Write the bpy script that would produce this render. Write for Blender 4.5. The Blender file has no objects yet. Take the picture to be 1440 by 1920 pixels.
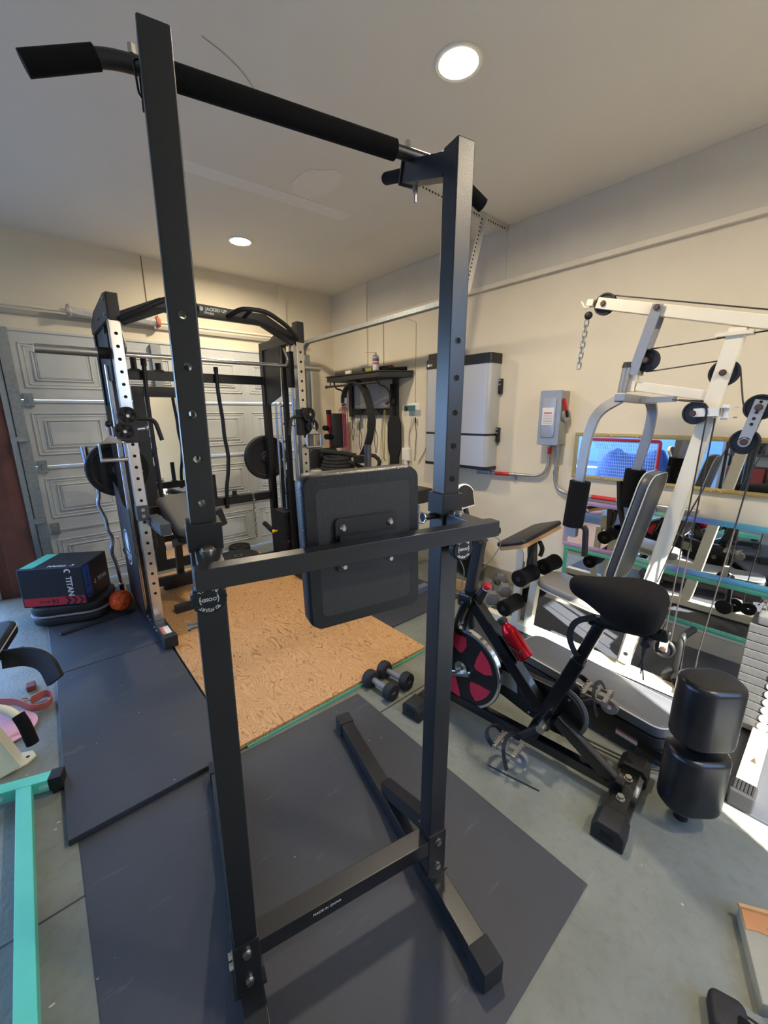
import bpy, bmesh, math, random
from mathutils import Vector, Matrix, Quaternion
random.seed(7)
SC = bpy.context.scene
COL = SC.collection
PI = math.pi
V = Vector

# ------------------------------------------------------------------ materials
def _nodes(name):
    m = bpy.data.materials.new(name); m.use_nodes = True
    nt = m.node_tree
    b = nt.nodes['Principled BSDF']
    return m, nt, b

def s2l(c):
    return tuple(((x / 12.92) if x <= 0.04045 else ((x + 0.055) / 1.055) ** 2.4) for x in c[:3])

def mat(name, rgb, rough=0.5, metal=0.0, var=0.08, scale=12.0, bump=0.0, bscale=60.0, spec=0.5, coat=0.0):
    """procedural surface: rgb is sRGB 0..255, slight noise variation and optional fine bump"""
    m, nt, b = _nodes(name)
    c = s2l([x / 255.0 for x in rgb])
    tc = nt.nodes.new('ShaderNodeTexCoord')
    nz = nt.nodes.new('ShaderNodeTexNoise'); nz.inputs['Scale'].default_value = scale; nz.inputs['Detail'].default_value = 4
    nt.links.new(tc.outputs['Object'], nz.inputs['Vector'])
    mx = nt.nodes.new('ShaderNodeMix'); mx.data_type = 'RGBA'
    mx.inputs[6].default_value = (*[x * (1 - var) for x in c], 1)
    mx.inputs[7].default_value = (*[min(1, x * (1 + var)) for x in c], 1)
    nt.links.new(nz.outputs['Fac'], mx.inputs[0])
    nt.links.new(mx.outputs[2], b.inputs['Base Color'])
    b.inputs['Roughness'].default_value = rough
    b.inputs['Metallic'].default_value = metal
    b.inputs['Specular IOR Level'].default_value = spec
    if coat: b.inputs['Coat Weight'].default_value = coat
    if bump:
        n2 = nt.nodes.new('ShaderNodeTexNoise'); n2.inputs['Scale'].default_value = bscale; n2.inputs['Detail'].default_value = 3
        nt.links.new(tc.outputs['Object'], n2.inputs['Vector'])
        bp = nt.nodes.new('ShaderNodeBump'); bp.inputs['Strength'].default_value = bump; bp.inputs['Distance'].default_value = 0.004
        nt.links.new(n2.outputs['Fac'], bp.inputs['Height']); nt.links.new(bp.outputs['Normal'], b.inputs['Normal'])
    return m

def emat(name, rgb, strength):
    m, nt, b = _nodes(name)
    c = s2l([x / 255.0 for x in rgb])
    b.inputs['Base Color'].default_value = (*c, 1)
    b.inputs['Emission Color'].default_value = (*c, 1)
    b.inputs['Emission Strength'].default_value = strength
    return m

# ------------------------------------------------------------------ mesh builder
class MB:
    """collects shapes in one bmesh; build() links them as one mesh object"""
    def __init__(s, frame=None):
        s.hb = False; s.bm = bmesh.new(); s.F = frame or Matrix()
    def _mark(s, vs, M=None, mi=0):
        if M is not None: bmesh.ops.transform(s.bm, matrix=M, verts=vs)
        if mi:
            for f in {f for v in vs for f in v.link_faces}: f.material_index = mi
        return vs
    def box(s, lo, hi, M=None, mi=0, bev=0.0, seg=2):
        lo, hi = V(lo), V(hi)
        r = bmesh.ops.create_cube(s.bm, size=1.0)
        vs = r['verts']
        d = hi - lo; c = (hi + lo) / 2
        for v in vs: v.co = V((v.co.x * d.x + c.x, v.co.y * d.y + c.y, v.co.z * d.z + c.z))
        if bev:
            s.hb = True
            es = list({e for v in vs for e in v.link_edges})
            r = bmesh.ops.bevel(s.bm, geom=es, offset=bev, segments=seg, affect='EDGES', profile=0.5)
            vs = list({v for f in r['faces'] for v in f.verts} | {v for v in vs if v.is_valid})
        return s._mark(vs, M, mi)
    def bar(s, p0, p1, w, h, up=(0, 0, 1), mi=0, bev=0.0, ext=0.0):
        """rectangular tube from p0 to p1: w across, h along up"""
        p0, p1 = V(p0), V(p1); d = (p1 - p0); L = d.length; d.normalize()
        p0 = p0 - d * ext; L += 2 * ext
        u = V(up); x = d.cross(u)
        if x.length < 1e-5: x = d.cross(V((0, 1, 0)))
        x.normalize(); u = x.cross(d)
        M = Matrix((( x.x, d.x, u.x, p0.x), (x.y, d.y, u.y, p0.y), (x.z, d.z, u.z, p0.z), (0, 0, 0, 1)))
        return s.box((-w / 2, 0, -h / 2), (w / 2, L, h / 2), M, mi, bev)
    def cyl(s, p0, p1, r, r2=None, n=20, mi=0, cap=True):
        p0, p1 = V(p0), V(p1); d = p1 - p0; L = d.length
        rr = bmesh.ops.create_cone(s.bm, cap_ends=cap, segments=n, radius1=r, radius2=r if r2 is None else r2, depth=L)
        q = V((0, 0, 1)).rotation_difference(d)
        return s._mark(rr['verts'], Matrix.Translation((p0 + p1) / 2) @ q.to_matrix().to_4x4(), mi)
    def sph(s, c, r, sc=(1, 1, 1), n=16, M=None, mi=0):
        rr = bmesh.ops.create_uvsphere(s.bm, u_segments=n, v_segments=max(6, n // 2), radius=r)
        T = Matrix.Translation(V(c)) @ Matrix.Diagonal((*sc, 1))
        if M is not None: T = M @ T
        return s._mark(rr['verts'], T, mi)
    def path(s, pts, corner=0.0, n=5):
        """polyline with rounded corners"""
        pts = [V(p) for p in pts]
        if not corner: return pts
        out = [pts[0]]
        for a, b, c in zip(pts, pts[1:], pts[2:]):
            d1, d2 = (a - b), (c - b)
            k = min(corner, d1.length * .49, d2.length * .49)
            q0, q2 = b + d1.normalized() * k, b + d2.normalized() * k
            for i in range(n + 1):
                t = i / n
                out.append(q0 * (1 - t) ** 2 + b * 2 * t * (1 - t) + q2 * t * t)
        out.append(pts[-1]); return out
    def tube(s, pts, r, corner=0.0, n=10, mi=0, rect=None, up=(0, 0, 1), closed=False, cn=5):
        """round (or rect=(w,h)) tube along a polyline; r may be a list"""
        P = s.path(pts, corner, cn)
        m = len(P); rings = []
        T = []
        for i in range(m):
            if closed: d = P[(i + 1) % m] - P[i - 1]
            elif i == 0: d = P[1] - P[0]
            elif i == m - 1: d = P[-1] - P[-2]
            else: d = (P[i + 1] - P[i]).normalized() + (P[i] - P[i - 1]).normalized()
            T.append(d.normalized())
        u = V(up)
        if abs(u.dot(T[0])) > .95: u = V((1, 0, 0)) if abs(T[0].x) < .9 else V((0, 1, 0))
        prev = None
        for i in range(m):
            if prev is None:
                x = T[i].cross(u).normalized(); y = x.cross(T[i]).normalized()
            else:
                q = prev.rotation_difference(T[i]); x = q @ x; y = q @ y
            prev = T[i]
            rad = r[min(i, len(r) - 1)] if isinstance(r, (list, tuple)) else r
            if rect:
                w, h = rect
                offs = [(-w / 2, -h / 2), (w / 2, -h / 2), (w / 2, h / 2), (-w / 2, h / 2)]
            else:
                offs = [(rad * math.cos(2 * PI * k / n), rad * math.sin(2 * PI * k / n)) for k in range(n)]
            rings.append([s.bm.verts.new(P[i] + x * a + y * b) for a, b in offs])
        k = len(rings[0])
        fs = []
        for i in range(m if closed else m - 1):
            A, B = rings[i], rings[(i + 1) % m]
            for j in range(k):
                fs.append(s.bm.faces.new((A[j], A[(j + 1) % k], B[(j + 1) % k], B[j])))
        if not closed:
            fs.append(s.bm.faces.new(rings[0][::-1])); fs.append(s.bm.faces.new(rings[-1]))
        for f in fs: f.material_index = mi
        return [v for R in rings for v in R]
    def lathe(s, prof, p0=(0, 0, 0), axis=(0, 0, 1), n=32, mi=0, M=None):
        """profile [(r, h)...] spun round axis from p0; ends at r=0 close"""
        q = V((0, 0, 1)).rotation_difference(V(axis).normalized()).to_matrix().to_4x4()
        T = Matrix.Translation(V(p0)) @ q
        if M is not None: T = M @ T
        rings = []
        for r, h in prof:
            if r < 1e-6: rings.append([s.bm.verts.new(T @ V((0, 0, h)))])
            else: rings.append([s.bm.verts.new(T @ V((r * math.cos(2 * PI * k / n), r * math.sin(2 * PI * k / n), h))) for k in range(n)])
        for A, B in zip(rings, rings[1:]):
            for k in range(n):
                k2 = (k + 1) % n
                if len(A) == 1 and len(B) == 1: continue
                if len(A) == 1: f = s.bm.faces.new((A[0], B[k2], B[k]))
                elif len(B) == 1: f = s.bm.faces.new((A[k], A[k2], B[0]))
                else: f = s.bm.faces.new((A[k], A[k2], B[k2], B[k]))
                f.material_index = mi
        return [v for R in rings for v in R]
    def prism(s, poly, th, M=None, mi=0, bev=0.0):
        """polygon in local xy extruded by th along +z, placed by M"""
        vs = [s.bm.verts.new((p[0], p[1], 0)) for p in poly]
        f = s.bm.faces.new(vs)
        r = bmesh.ops.extrude_face_region(s.bm, geom=[f])
        top = [g for g in r['geom'] if isinstance(g, bmesh.types.BMVert)]
        for v in top: v.co.z += th
        al = vs + top
        bmesh.ops.recalc_face_normals(s.bm, faces=list({f for v in al for f in v.link_faces}))
        if bev:
            es = [e for e in {e for v in al for e in v.link_edges} if abs(e.verts[0].co.z - e.verts[1].co.z) < 1e-6]
            r = bmesh.ops.bevel(s.bm, geom=es, offset=bev, segments=3, affect='EDGES', profile=0.5)
            al = list({v for f in r['faces'] for v in f.verts} | {v for v in al if v.is_valid})
            fs = list({f for v in al for f in v.link_faces}); al = list({v for f in fs for v in f.verts})
        return s._mark(al, M, mi)
    def cushion(s, w, l, t, M=None, r=0.04, bulge=0.0, mi=0, edge=0.015):
        """rounded-rectangle upholstered pad, centred, thickness t from z=0"""
        return s.prism(rrect(w, l, r), t, M, mi, bev=edge)
    def torus(s, c, R, r, axis=(0, 0, 1), n=24, k=8, mi=0):
        a = V(axis).normalized(); u = a.orthogonal().normalized(); w = a.cross(u)
        pts = [V(c) + (u * math.cos(2 * PI * i / n) + w * math.sin(2 * PI * i / n)) * R for i in range(n)]
        return s.tube(pts, r, n=k, closed=True, up=a, mi=mi)
    def build(s, name, m, parent=None, bevel=0.0, ang=35.0, recalc=True):
        hb = s.hb
        bm = s.bm
        W = WORLD.get(parent.name, Matrix()) if parent is not None else Matrix()
        if recalc: bmesh.ops.recalc_face_normals(bm, faces=bm.faces[:])
        bmesh.ops.transform(bm, matrix=W.inverted() @ s.F, verts=bm.verts[:])
        for f in bm.faces: f.smooth = True
        for e in bm.edges:
            if len(e.link_faces) == 2:
                if e.calc_face_angle(0) > math.radians(ang): e.smooth = False
            else: e.smooth = False
        me = bpy.data.meshes.new(name); bm.to_mesh(me); bm.free()
        for x in (m if isinstance(m, (list, tuple)) else [m]): me.materials.append(x)
        o = bpy.data.objects.new(name, me); COL.objects.link(o)
        if parent is not None:
            o.parent = parent; WORLD[o.name] = W
        else: WORLD[o.name] = Matrix()
        if hb:
            md = o.modifiers.new('shade', 'WEIGHTED_NORMAL'); md.keep_sharp = True; md.weight = 100
        if bevel:
            md = o.modifiers.new('edge', 'BEVEL'); md.width = bevel; md.segments = 2; md.limit_method = 'ANGLE'; md.angle_limit = math.radians(40); md.harden_normals = True
        return o

def build_split(mb, name, m, parent=None, gap=.0006, **kw):
    """each separate piece of mb becomes a part of its own; touching shells stay together"""
    bm = mb.bm; bm.verts.ensure_lookup_table(); bm.verts.index_update()
    seen = [-1] * len(bm.verts); isl = []
    for v in bm.verts:
        if seen[v.index] >= 0: continue
        st = [v]; seen[v.index] = len(isl); cur = []
        while st:
            a = st.pop(); cur.append(a)
            for e in a.link_edges:
                b = e.other_vert(a)
                if seen[b.index] < 0: seen[b.index] = len(isl); st.append(b)
        isl.append(cur)
    bb = [([min(v.co[i] for v in c) - gap for i in range(3)], [max(v.co[i] for v in c) + gap for i in range(3)]) for c in isl]
    par = list(range(len(isl)))
    def fnd(i):
        while par[i] != i: i = par[i]
        return i
    for i in range(len(isl)):
        for j in range(i):
            if all(bb[i][0][k] <= bb[j][1][k] and bb[j][0][k] <= bb[i][1][k] for k in range(3)): par[fnd(i)] = fnd(j)
    groups = {}
    for i in range(len(isl)): groups.setdefault(fnd(i), []).append(i)
    out = []
    for g in groups.values():
        n = MB(mb.F); mp = {}
        for i in g:
            for v in isl[i]: mp[v] = n.bm.verts.new(v.co)
        fs = {f for i in g for v in isl[i] for f in v.link_faces}
        for f in fs:
            q = n.bm.faces.new([mp[v] for v in f.verts]); q.material_index = f.material_index
        out.append(n.build(name, m, parent, **kw))
    bm.free()
    return out

WORLD = {}
def rrect(w, l, r, n=6):
    out = []
    for cx, cy, a0 in ((w / 2 - r, l / 2 - r, 0), (-w / 2 + r, l / 2 - r, 90), (-w / 2 + r, -l / 2 + r, 180), (w / 2 - r, -l / 2 + r, 270)):
        for i in range(n + 1):
            a = math.radians(a0 + 90 * i / n); out.append((cx + r * math.cos(a), cy + r * math.sin(a)))
    return out

def frame(loc, xdir, zdir=None, ydir=None):
    """matrix with given x axis and (z or y) axis"""
    x = V(xdir).normalized()
    if zdir is not None:
        z = V(zdir); z = (z - x * z.dot(x)).normalized(); y = z.cross(x)
    else:
        y = V(ydir); y = (y - x * y.dot(x)).normalized(); z = x.cross(y)
    return Matrix(((x.x, y.x, z.x, loc[0]), (x.y, y.y, z.y, loc[1]), (x.z, y.z, z.z, loc[2]), (0, 0, 0, 1)))

def tag(o, label=None, cat=None, group=None, kind=None):
    if label: o['label'] = label
    if cat: o['category'] = cat
    if group: o['group'] = group
    if kind: o['kind'] = kind
    return o

def thing(name, label, cat, loc=(0, 0, 0), rotz=0.0, group=None):
    o = bpy.data.objects.new(name, None); COL.objects.link(o)
    o.empty_display_size = 0.05
    o.location = loc; o.rotation_euler = (0, 0, rotz)
    WORLD[o.name] = Matrix.Translation(V(loc)) @ Matrix.Rotation(rotz, 4, 'Z')
    return tag(o, label, cat, group)

def world_of(o): return WORLD[o.name].copy()

def dup(o, M, label=None, parent=None):
    """copy a thing with its parts and sub-parts, placed by matrix M"""
    c = o.copy(); COL.objects.link(c)
    if parent is None:
        c.matrix_world = M; WORLD[c.name] = M
        c.location = M.to_translation(); c.rotation_euler = M.to_euler(); c.scale = M.to_scale()
        if label: c['label'] = label
    else:
        c.parent = parent; WORLD[c.name] = WORLD[parent.name]
    for ch in [x for x in bpy.data.objects if x.parent is o]:
        dup(ch, M, None, c)
    return c

def text(name, s, size, M, m, parent=None, ext=0.0006, align='CENTER', bold=0.0, xs=1.0):
    """lettering as a thin raised mesh; M is world placement (x right, y up, z out)"""
    cu = bpy.data.curves.new(name, 'FONT'); cu.body = s; cu.size = size; cu.extrude = ext; cu.offset = bold
    cu.align_x = align; cu.align_y = 'CENTER'; cu.resolution_u = 3
    to = bpy.data.objects.new(name + '_src', cu); COL.objects.link(to)
    dg = bpy.context.evaluated_depsgraph_get()
    me = bpy.data.meshes.new_from_object(to.evaluated_get(dg))
    bpy.data.objects.remove(to); bpy.data.curves.remove(cu)
    W = WORLD.get(parent.name, Matrix()) if parent is not None else Matrix()
    me.transform(W.inverted() @ M @ Matrix.Diagonal((xs, 1, 1, 1)))
    me.materials.clear(); me.materials.append(m)
    me.name = name
    o = bpy.data.objects.new(name, me); COL.objects.link(o)
    if parent is not None: o.parent = parent
    WORLD[o.name] = W
    return o

def cut(o, cutters):
    """cut the builder's solids out of a mesh object (through holes)"""
    bm = cutters.bm; bmesh.ops.recalc_face_normals(bm, faces=bm.faces[:]); bmesh.ops.transform(bm, matrix=WORLD[o.name].inverted() @ cutters.F, verts=bm.verts[:])
    me = bpy.data.meshes.new('cutter'); bm.to_mesh(me); bm.free(); c = bpy.data.objects.new('cutter', me); COL.objects.link(c)
    if o.parent is not None: c.parent = o.parent
    keep = [m.type for m in o.modifiers]; o.modifiers.clear()
    md = o.modifiers.new('cut', 'BOOLEAN'); md.object = c; md.operation = 'DIFFERENCE'; md.solver = 'EXACT'
    bpy.context.view_layer.update()
    new = bpy.data.meshes.new_from_object(o.evaluated_get(bpy.context.evaluated_depsgraph_get()))
    nm = o.data.name; o.modifiers.clear(); o.data = new; new.name = nm
    bpy.data.objects.remove(c)
    b = bmesh.new(); b.from_mesh(new)
    for f in b.faces: f.smooth = True
    for e in b.edges: e.smooth = not (len(e.link_faces) != 2 or e.calc_face_angle(0) > math.radians(30))
    b.to_mesh(new); b.free()
    m2 = o.modifiers.new('shade', 'WEIGHTED_NORMAL'); m2.keep_sharp = True

def bolt(mb, p, d, r=0.008, h=0.006, mi=0, n=6):
    p, d = V(p), V(d).normalized()
    mb.cyl(p, p + d * 0.002, r * 1.25, n=14, mi=mi)
    mb.cyl(p + d * 0.002, p + d * (0.002 + h), r, n=n, mi=mi)

# ------------------------------------------------------------------ shared materials
BLACK   = mat('satin_black_steel', (27, 27, 29), 0.42, 0.0, .1, 30, .05, 300)
BLACKG  = mat('gloss_black_steel', (16, 16, 18), 0.28, 0.0, .1, 20)
MATTE   = mat('matte_black_plastic', (21, 21, 23), 0.6, 0, .12, 40, .05, 200)
VINYL   = mat('black_vinyl', (23, 23, 25), 0.42, 0, .12, 25, .25, 180)
FOAM    = mat('black_foam', (17, 17, 18), 0.92, 0, .25, 160, .5, 260, .2)
RUBBER  = mat('black_rubber', (28, 29, 31), 0.75, 0, .15, 40, .2, 200)
CHROME  = mat('chrome_steel', (205, 206, 210), 0.16, 1.0, .04, 10)
ZINC    = mat('zinc_bolt', (190, 186, 175), 0.32, 1.0, .06, 40)
GALV    = mat('galvanised_steel', (150, 155, 155), 0.45, .7, .35, 45)
CREAM   = mat('cream_painted_steel', (226, 217, 194), 0.4, 0, .06, 14)
SILVER  = mat('silver_painted_steel', (176, 176, 174), 0.35, .5, .06, 20)
GREYPL  = mat('grey_plastic', (120, 120, 122), .5)
WHITEP  = mat('white_print', (225, 225, 225), .6)
REDP    = mat('red_plastic', (196, 40, 42), .35)
TEAL    = mat('teal_paint', (80, 176, 150), .5, 0, .08, 14)
WOOD    = mat('pale_wood', (196, 150, 96), .6, 0, .2, 25)
CABLE   = mat('dark_cable', (44, 39, 38), .45)
# ================================================================== THE SETTING
W, DY, CZ = 2.97, 4.37, 2.805          # right wall x, door wall y, ceiling height
XL, YB = -3.6, -1.15                    # left wall x, rear wall y

def struct(o): o['kind'] = 'structure'; return o

def floor_mat():
    m, nt, b = _nodes('painted_concrete')
    N, L = nt.nodes, nt.links
    tc = N.new('ShaderNodeTexCoord')
    def noise(sc, det, dist=0):
        n = N.new('ShaderNodeTexNoise'); n.inputs['Scale'].default_value = sc; n.inputs['Detail'].default_value = det
        n.inputs['Distortion'].default_value = dist; L.new(tc.outputs['Object'], n.inputs['Vector']); return n
    def ramp(src, pts):
        r = N.new('ShaderNodeValToRGB'); e = r.color_ramp.elements
        while len(e) < len(pts): e.new(.5)
        for k, (p, c) in enumerate(pts): e[k].position = p; e[k].color = (*s2l([x / 255 for x in c]), 1)
        L.new(src, r.inputs[0]); return r
    base = ramp(noise(2.4, 9).outputs['Fac'], [(.3, (104, 108, 100)), (.55, (122, 126, 117)), (.75, (134, 135, 125))])
    sc = ramp(noise(30, 9, .4).outputs['Fac'], [(.3, (240, 237, 230)), (.5, (255, 255, 255)), (1, (255, 255, 255))])
    mx = N.new('ShaderNodeMix'); mx.data_type = 'RGBA'; mx.blend_type = 'MULTIPLY'; mx.inputs[0].default_value = .8
    L.new(base.outputs[0], mx.inputs[6]); L.new(sc.outputs[0], mx.inputs[7])
    # chipped light flecks and dark scuffs
    vo = N.new('ShaderNodeTexVoronoi'); vo.inputs['Scale'].default_value = 9; L.new(tc.outputs['Object'], vo.inputs['Vector'])
    fl = ramp(vo.outputs['Distance'], [(0, (255, 255, 255)), (.035, (255, 255, 255)), (.05, (0, 0, 0))])
    m2 = N.new('ShaderNodeMix'); m2.data_type = 'RGBA'; L.new(fl.outputs[0], m2.inputs[0]); L.new(mx.outputs[2], m2.inputs[6]); m2.inputs[7].default_value = (*s2l((.68, .67, .63)), 1)
    # saw-cut control joint running across the slab (a groove along x)
    sp = N.new('ShaderNodeSeparateXYZ'); L.new(tc.outputs['Object'], sp.inputs[0])
    a = N.new('ShaderNodeMath'); a.operation = 'SUBTRACT'; L.new(sp.outputs[1], a.inputs[0]); a.inputs[1].default_value = 1.33
    ab = N.new('ShaderNodeMath'); ab.operation = 'ABSOLUTE'; L.new(a.outputs[0], ab.inputs[0])
    lt = N.new('ShaderNodeMath'); lt.operation = 'LESS_THAN'; L.new(ab.outputs[0], lt.inputs[0]); lt.inputs[1].default_value = .004
    m3 = N.new('ShaderNodeMix'); m3.data_type = 'RGBA'; L.new(lt.outputs[0], m3.inputs[0]); L.new(m2.outputs[2], m3.inputs[6]); m3.inputs[7].default_value = (.03, .028, .024, 1)
    L.new(m3.outputs[2], b.inputs['Base Color'])
    b.inputs['Roughness'].default_value = .55
    bp = N.new('ShaderNodeBump'); bp.inputs['Strength'].default_value = .25; bp.inputs['Distance'].default_value = .01
    L.new(noise(45, 8, .3).outputs['Fac'], bp.inputs['Height']); L.new(bp.outputs['Normal'], b.inputs['Normal'])
    return m
CONC = floor_mat()
WALLM = mat('cream_wall_paint', (224, 213, 188), .75, 0, .05, 3.5, .25, 70)
UPWALL = mat('grey_drywall', (206, 199, 180), .8, 0, .08, 5, .3, 50)
CEILM = mat('ceiling_paint', (234, 228, 213), .85, 0, .035, 2.2, .15, 60)
TRIMM = mat('cream_trim_paint', (222, 212, 188), .6, 0, .07, 8, .15, 40)
DOORM = mat('garage_door_paint', (196, 199, 196), .5, 0, .05, 5, .12, 120)
STEMM = mat('stem_wall_concrete', (146, 138, 120), .85, 0, .25, 9, .4, 40)
REDBR = mat('reddish_brown_paint', (112, 66, 50), .6, 0, .25, 12, .3, 50)
OUTG  = mat('driveway_concrete', (98, 100, 104), .9, 0, .1, 3)

mb = MB(); mb.box((XL, YB, -.1), (W + .1, DY + .1, 0)); struct(mb.build('floor', CONC))
mb = MB(); mb.box((-13, -9, -.12), (7, 13, -.101)); struct(mb.build('ground_outside', OUTG))
mb = MB(); mb.box((W, YB, 0), (W + .12, DY + .1, CZ)); struct(mb.build('wall_right', WALLM))
# wall of the garage doors: piers and header round two door openings
mb = MB()
mb.box((2.44, DY, 0), (W, DY + .1, CZ)); mb.box((-.42, DY, 0), (0, DY + .1, CZ)); mb.box((XL, DY, 0), (-3.5, DY + .1, CZ))
mb.box((0, DY, 2.10), (2.44, DY + .1, CZ)); mb.box((-3.5, DY, 2.10), (-.42, DY + .1, CZ))
struct(mb.build('wall_back', WALLM))
mb = MB()
mb.box((XL - .1, YB, 0), (XL, 1.6, CZ)); mb.box((XL - .1, 4.28, 0), (XL, DY + .1, CZ)); mb.box((XL - .1, 1.6, 2.25), (XL, 4.28, CZ))
struct(mb.build('wall_left', WALLM))
mb = MB()
mb.box((XL, YB - .1, 0), (1.07, YB, CZ)); mb.box((1.75, YB - .1, 0), (W + .1, YB, CZ)); mb.box((1.07, YB - .1, 2.3), (1.75, YB, CZ))
struct(mb.build('wall_front', WALLM))
# ceiling: drywall with a soft sagging ridge
mb = MB()
nx, ny = 66, 64
gv = [[None] * (ny + 1) for _ in range(nx + 1)]
for i in range(nx + 1):
    for j in range(ny + 1):
        x = XL + (W - XL) * i / nx; y = YB + (DY + .05 - YB) * j / ny
        d = (x - 2.20) / .10; sag = .02 * math.exp(-d * d) * max(0, min(1, (y - 1.6) / .6))
        gv[i][j] = mb.bm.verts.new((x, y, CZ - sag * max(0, min(1, (DY - y) / .5))))
for i in range(nx):
    for j in range(ny): mb.bm.faces.new((gv[i][j], gv[i][j + 1], gv[i + 1][j + 1], gv[i + 1][j]))
mb.box((XL - .1, YB - .1, CZ + .03), (W + .12, DY + .1, CZ + .12))
struct(mb.build('ceiling', CEILM, recalc=False))

# drywall band above the ledge, proud of the wall, and the ledge itself
mb = MB(); mb.box((W - .012, YB, 2.437), (W, 1.985, CZ - .001)); struct(mb.build('wall_right_upper_band', UPWALL))
mb = MB(); mb.box((W - .006, 1.99, 2.437), (W, 3.66, CZ - .002)); struct(mb.build('wall_right_upper_panel', UPWALL))
mb = MB(); mb.box((W - .035, YB, 2.402), (W, 3.66, 2.437)); struct(mb.build('trim_1', TRIMM, bevel=.003))
mb = MB(); mb.box((W - .02, 3.69, 1.5), (W, 3.83, CZ - .002)); struct(mb.build('trim_2', TRIMM))
mb = MB(); mb.box((W - .015, YB, 0), (W, DY, .115)); struct(mb.build('baseboard_right', STEMM))
# torsion-spring header boards over the door
mb = MB(); mb.box((-.5, DY - .03, 2.095), (2.56, DY, 2.20)); struct(mb.build('trim_3', TRIMM, bevel=.003))
mb = MB(); mb.box((-.5, DY - .015, 2.20), (2.56, DY, 2.245)); struct(mb.build('trim_4', mat('grey_header_strip', (176, 172, 160), .6)))
mb = MB(); mb.box((2.27, DY - .025, 2.2), (2.35, DY, CZ - .002)); struct(mb.build('trim_5', TRIMM))
mb = MB(); mb.box((.985, DY - .004, 2.245), (.993, DY, CZ - .002)); struct(mb.build('trim_6', mat('wall_joint', (120, 112, 98), .9)))
mb = MB(); mb.box((2.44, DY - .03, 0), (2.56, DY, 2.095)); struct(mb.build('trim_7', mat('worn_jamb', (206, 198, 180), .7, 0, .2, 9)))
mb = MB(); mb.box((-.30, DY - .05, 0), (-.10, DY, 2.09)); mb.box((-.42, DY - .03, 0), (-.30, DY, 2.09)); struct(mb.build('trim_8', REDBR, bevel=.004))
mb = MB(); mb.box((-.44, DY - .05, 0), (-.37, DY + .02, 2.09)); struct(mb.build('trim_9', GALV))

# sectional garage door: four sections, raised panels
door = thing('door_1', 'grey white sectional garage door with raised rectangular panels', 'garage door', (1.22, DY - .03, 0))
door['kind'] = 'structure'
for k in range(4):
    z0, z1 = .005 + .524 * k, .005 + .524 * (k + 1)
    mb = MB()
    mb.box((0, DY - .06, z0 + .004), (2.44, DY - .02, z1 - .02))
    mb.box((0, DY - .068, z1 - .02), (2.44, DY - .02, z1 - .008)); mb.box((0, DY - .058, z1 - .008), (2.44, DY - .02, z1 + .0))
    for c in range(4):
        x0 = .045 + c * .6; x1 = x0 + .52
        a0, a1 = z0 + .09, z1 - .10
        for ins, pr in ((0, .006), (.028, .003), (.07, .008), (.09, .005)):
            X0, X1, Z0, Z1 = x0 + ins, x1 - ins, a0 + ins * .8, a1 - ins * .8
            w = .01
            yy = DY - .06
            for lo, hi in (((X0, Z0), (X1, Z0 + w)), ((X0, Z1 - w), (X1, Z1)), ((X0, Z0), (X0 + w, Z1)), ((X1 - w, Z0), (X1, Z1))):
                mb.box((lo[0], yy - pr, lo[1]), (hi[0], yy + .002, hi[1]), bev=.0025, seg=1)
        mb.box((x0 + .1, DY - .068, a0 + .08), (x1 - .1, DY - .055, a1 - .08), bev=.004)
    mb.build('door_section', DOORM, door)
for x in (.02, 1.19, 2.36):
    for k in (1, 2, 3):
        mb = MB(); z = .005 + .524 * k
        mb.box((x, DY - .075, z - .05), (x + .06, DY - .06, z + .05), bev=.002); mb.cyl((x + .03, DY - .08, z - .02), (x + .03, DY - .08, z + .02), .008)
        mb.build('hinge', GALV, door)
mb = MB()                                   # top strut bracket seen behind the rack
mb.box((.95, DY - .10, 1.62), (1.03, DY - .06, 2.07)); mb.build('stile', GALV, door)

# vertical tracks and the horizontal track along the right
for x, sgn in ((-.035, 1), (2.475, -1)):
    t = thing('door_track', 'galvanised vertical door track left of the grey garage door' if sgn > 0 else 'galvanised vertical door track right of the grey garage door', 'track', (x, DY - .1, 0))
    mb = MB(); mb.box((x - .035, DY - .075, 0), (x + .04, DY - .068, 2.1)); mb.box((x - .035, DY - .075, 0), (x - .03, DY - .03, 2.1)); mb.build('angle_plate', GALV, t)
    mb = MB()
    xx = x - .055 * sgn
    mb.tube([(xx, DY - .13, 0.0), (xx, DY - .13, 2.1)], 0, rect=(.03, .05), up=(0, 1, 0)); mb.build('channel', mat('track_steel', (150, 156, 160), .35, .8, .2, 30), t)
    for z in (.62, 1.28):
        mb = MB(); mb.box((x - .06, DY - .14, z - .02), (x + .03, DY - .076, z + .02), bev=.003); mb.build('bracket', GALV, t)
t = thing('ceiling_track', 'long galvanised horizontal door track running beside the right wall below the ceiling', 'track', (2.5, 3, 2.2))
mb = MB(); mb.tube([(2.47, DY - .13, 2.1), (2.47, DY - .16, 2.17), (2.47, DY - .24, 2.22), (2.47, 1.98, 2.24)], 0, rect=(.035, .055), up=(1, 0, 0)); mb.build('rail', GALV, t)
SLOTS = []
def perf(mb, p0, p1, up, hole_mb):
    p0, p1 = V(p0), V(p1); d = p1 - p0; L = d.length; d.normalize(); u = V(up); x = d.cross(u).normalized()
    mb.bar(p0, p1, .003, .035, up); mb.bar(p0 + u * .0165 + x * .016, p1 + u * .0165 + x * .016, .035, .003, up)
    k = int(L / .028)
    for i in range(k):
        c = p0 + d * (.014 + i * .028)
        hole_mb.bar(c - x * .0025 - d * .006, c - x * .0025 + d * .006, .001, .012, up)
        hole_mb.bar(c + x * .0025 - d * .006, c + x * .0025 + d * .006, .001, .012, up)
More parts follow.
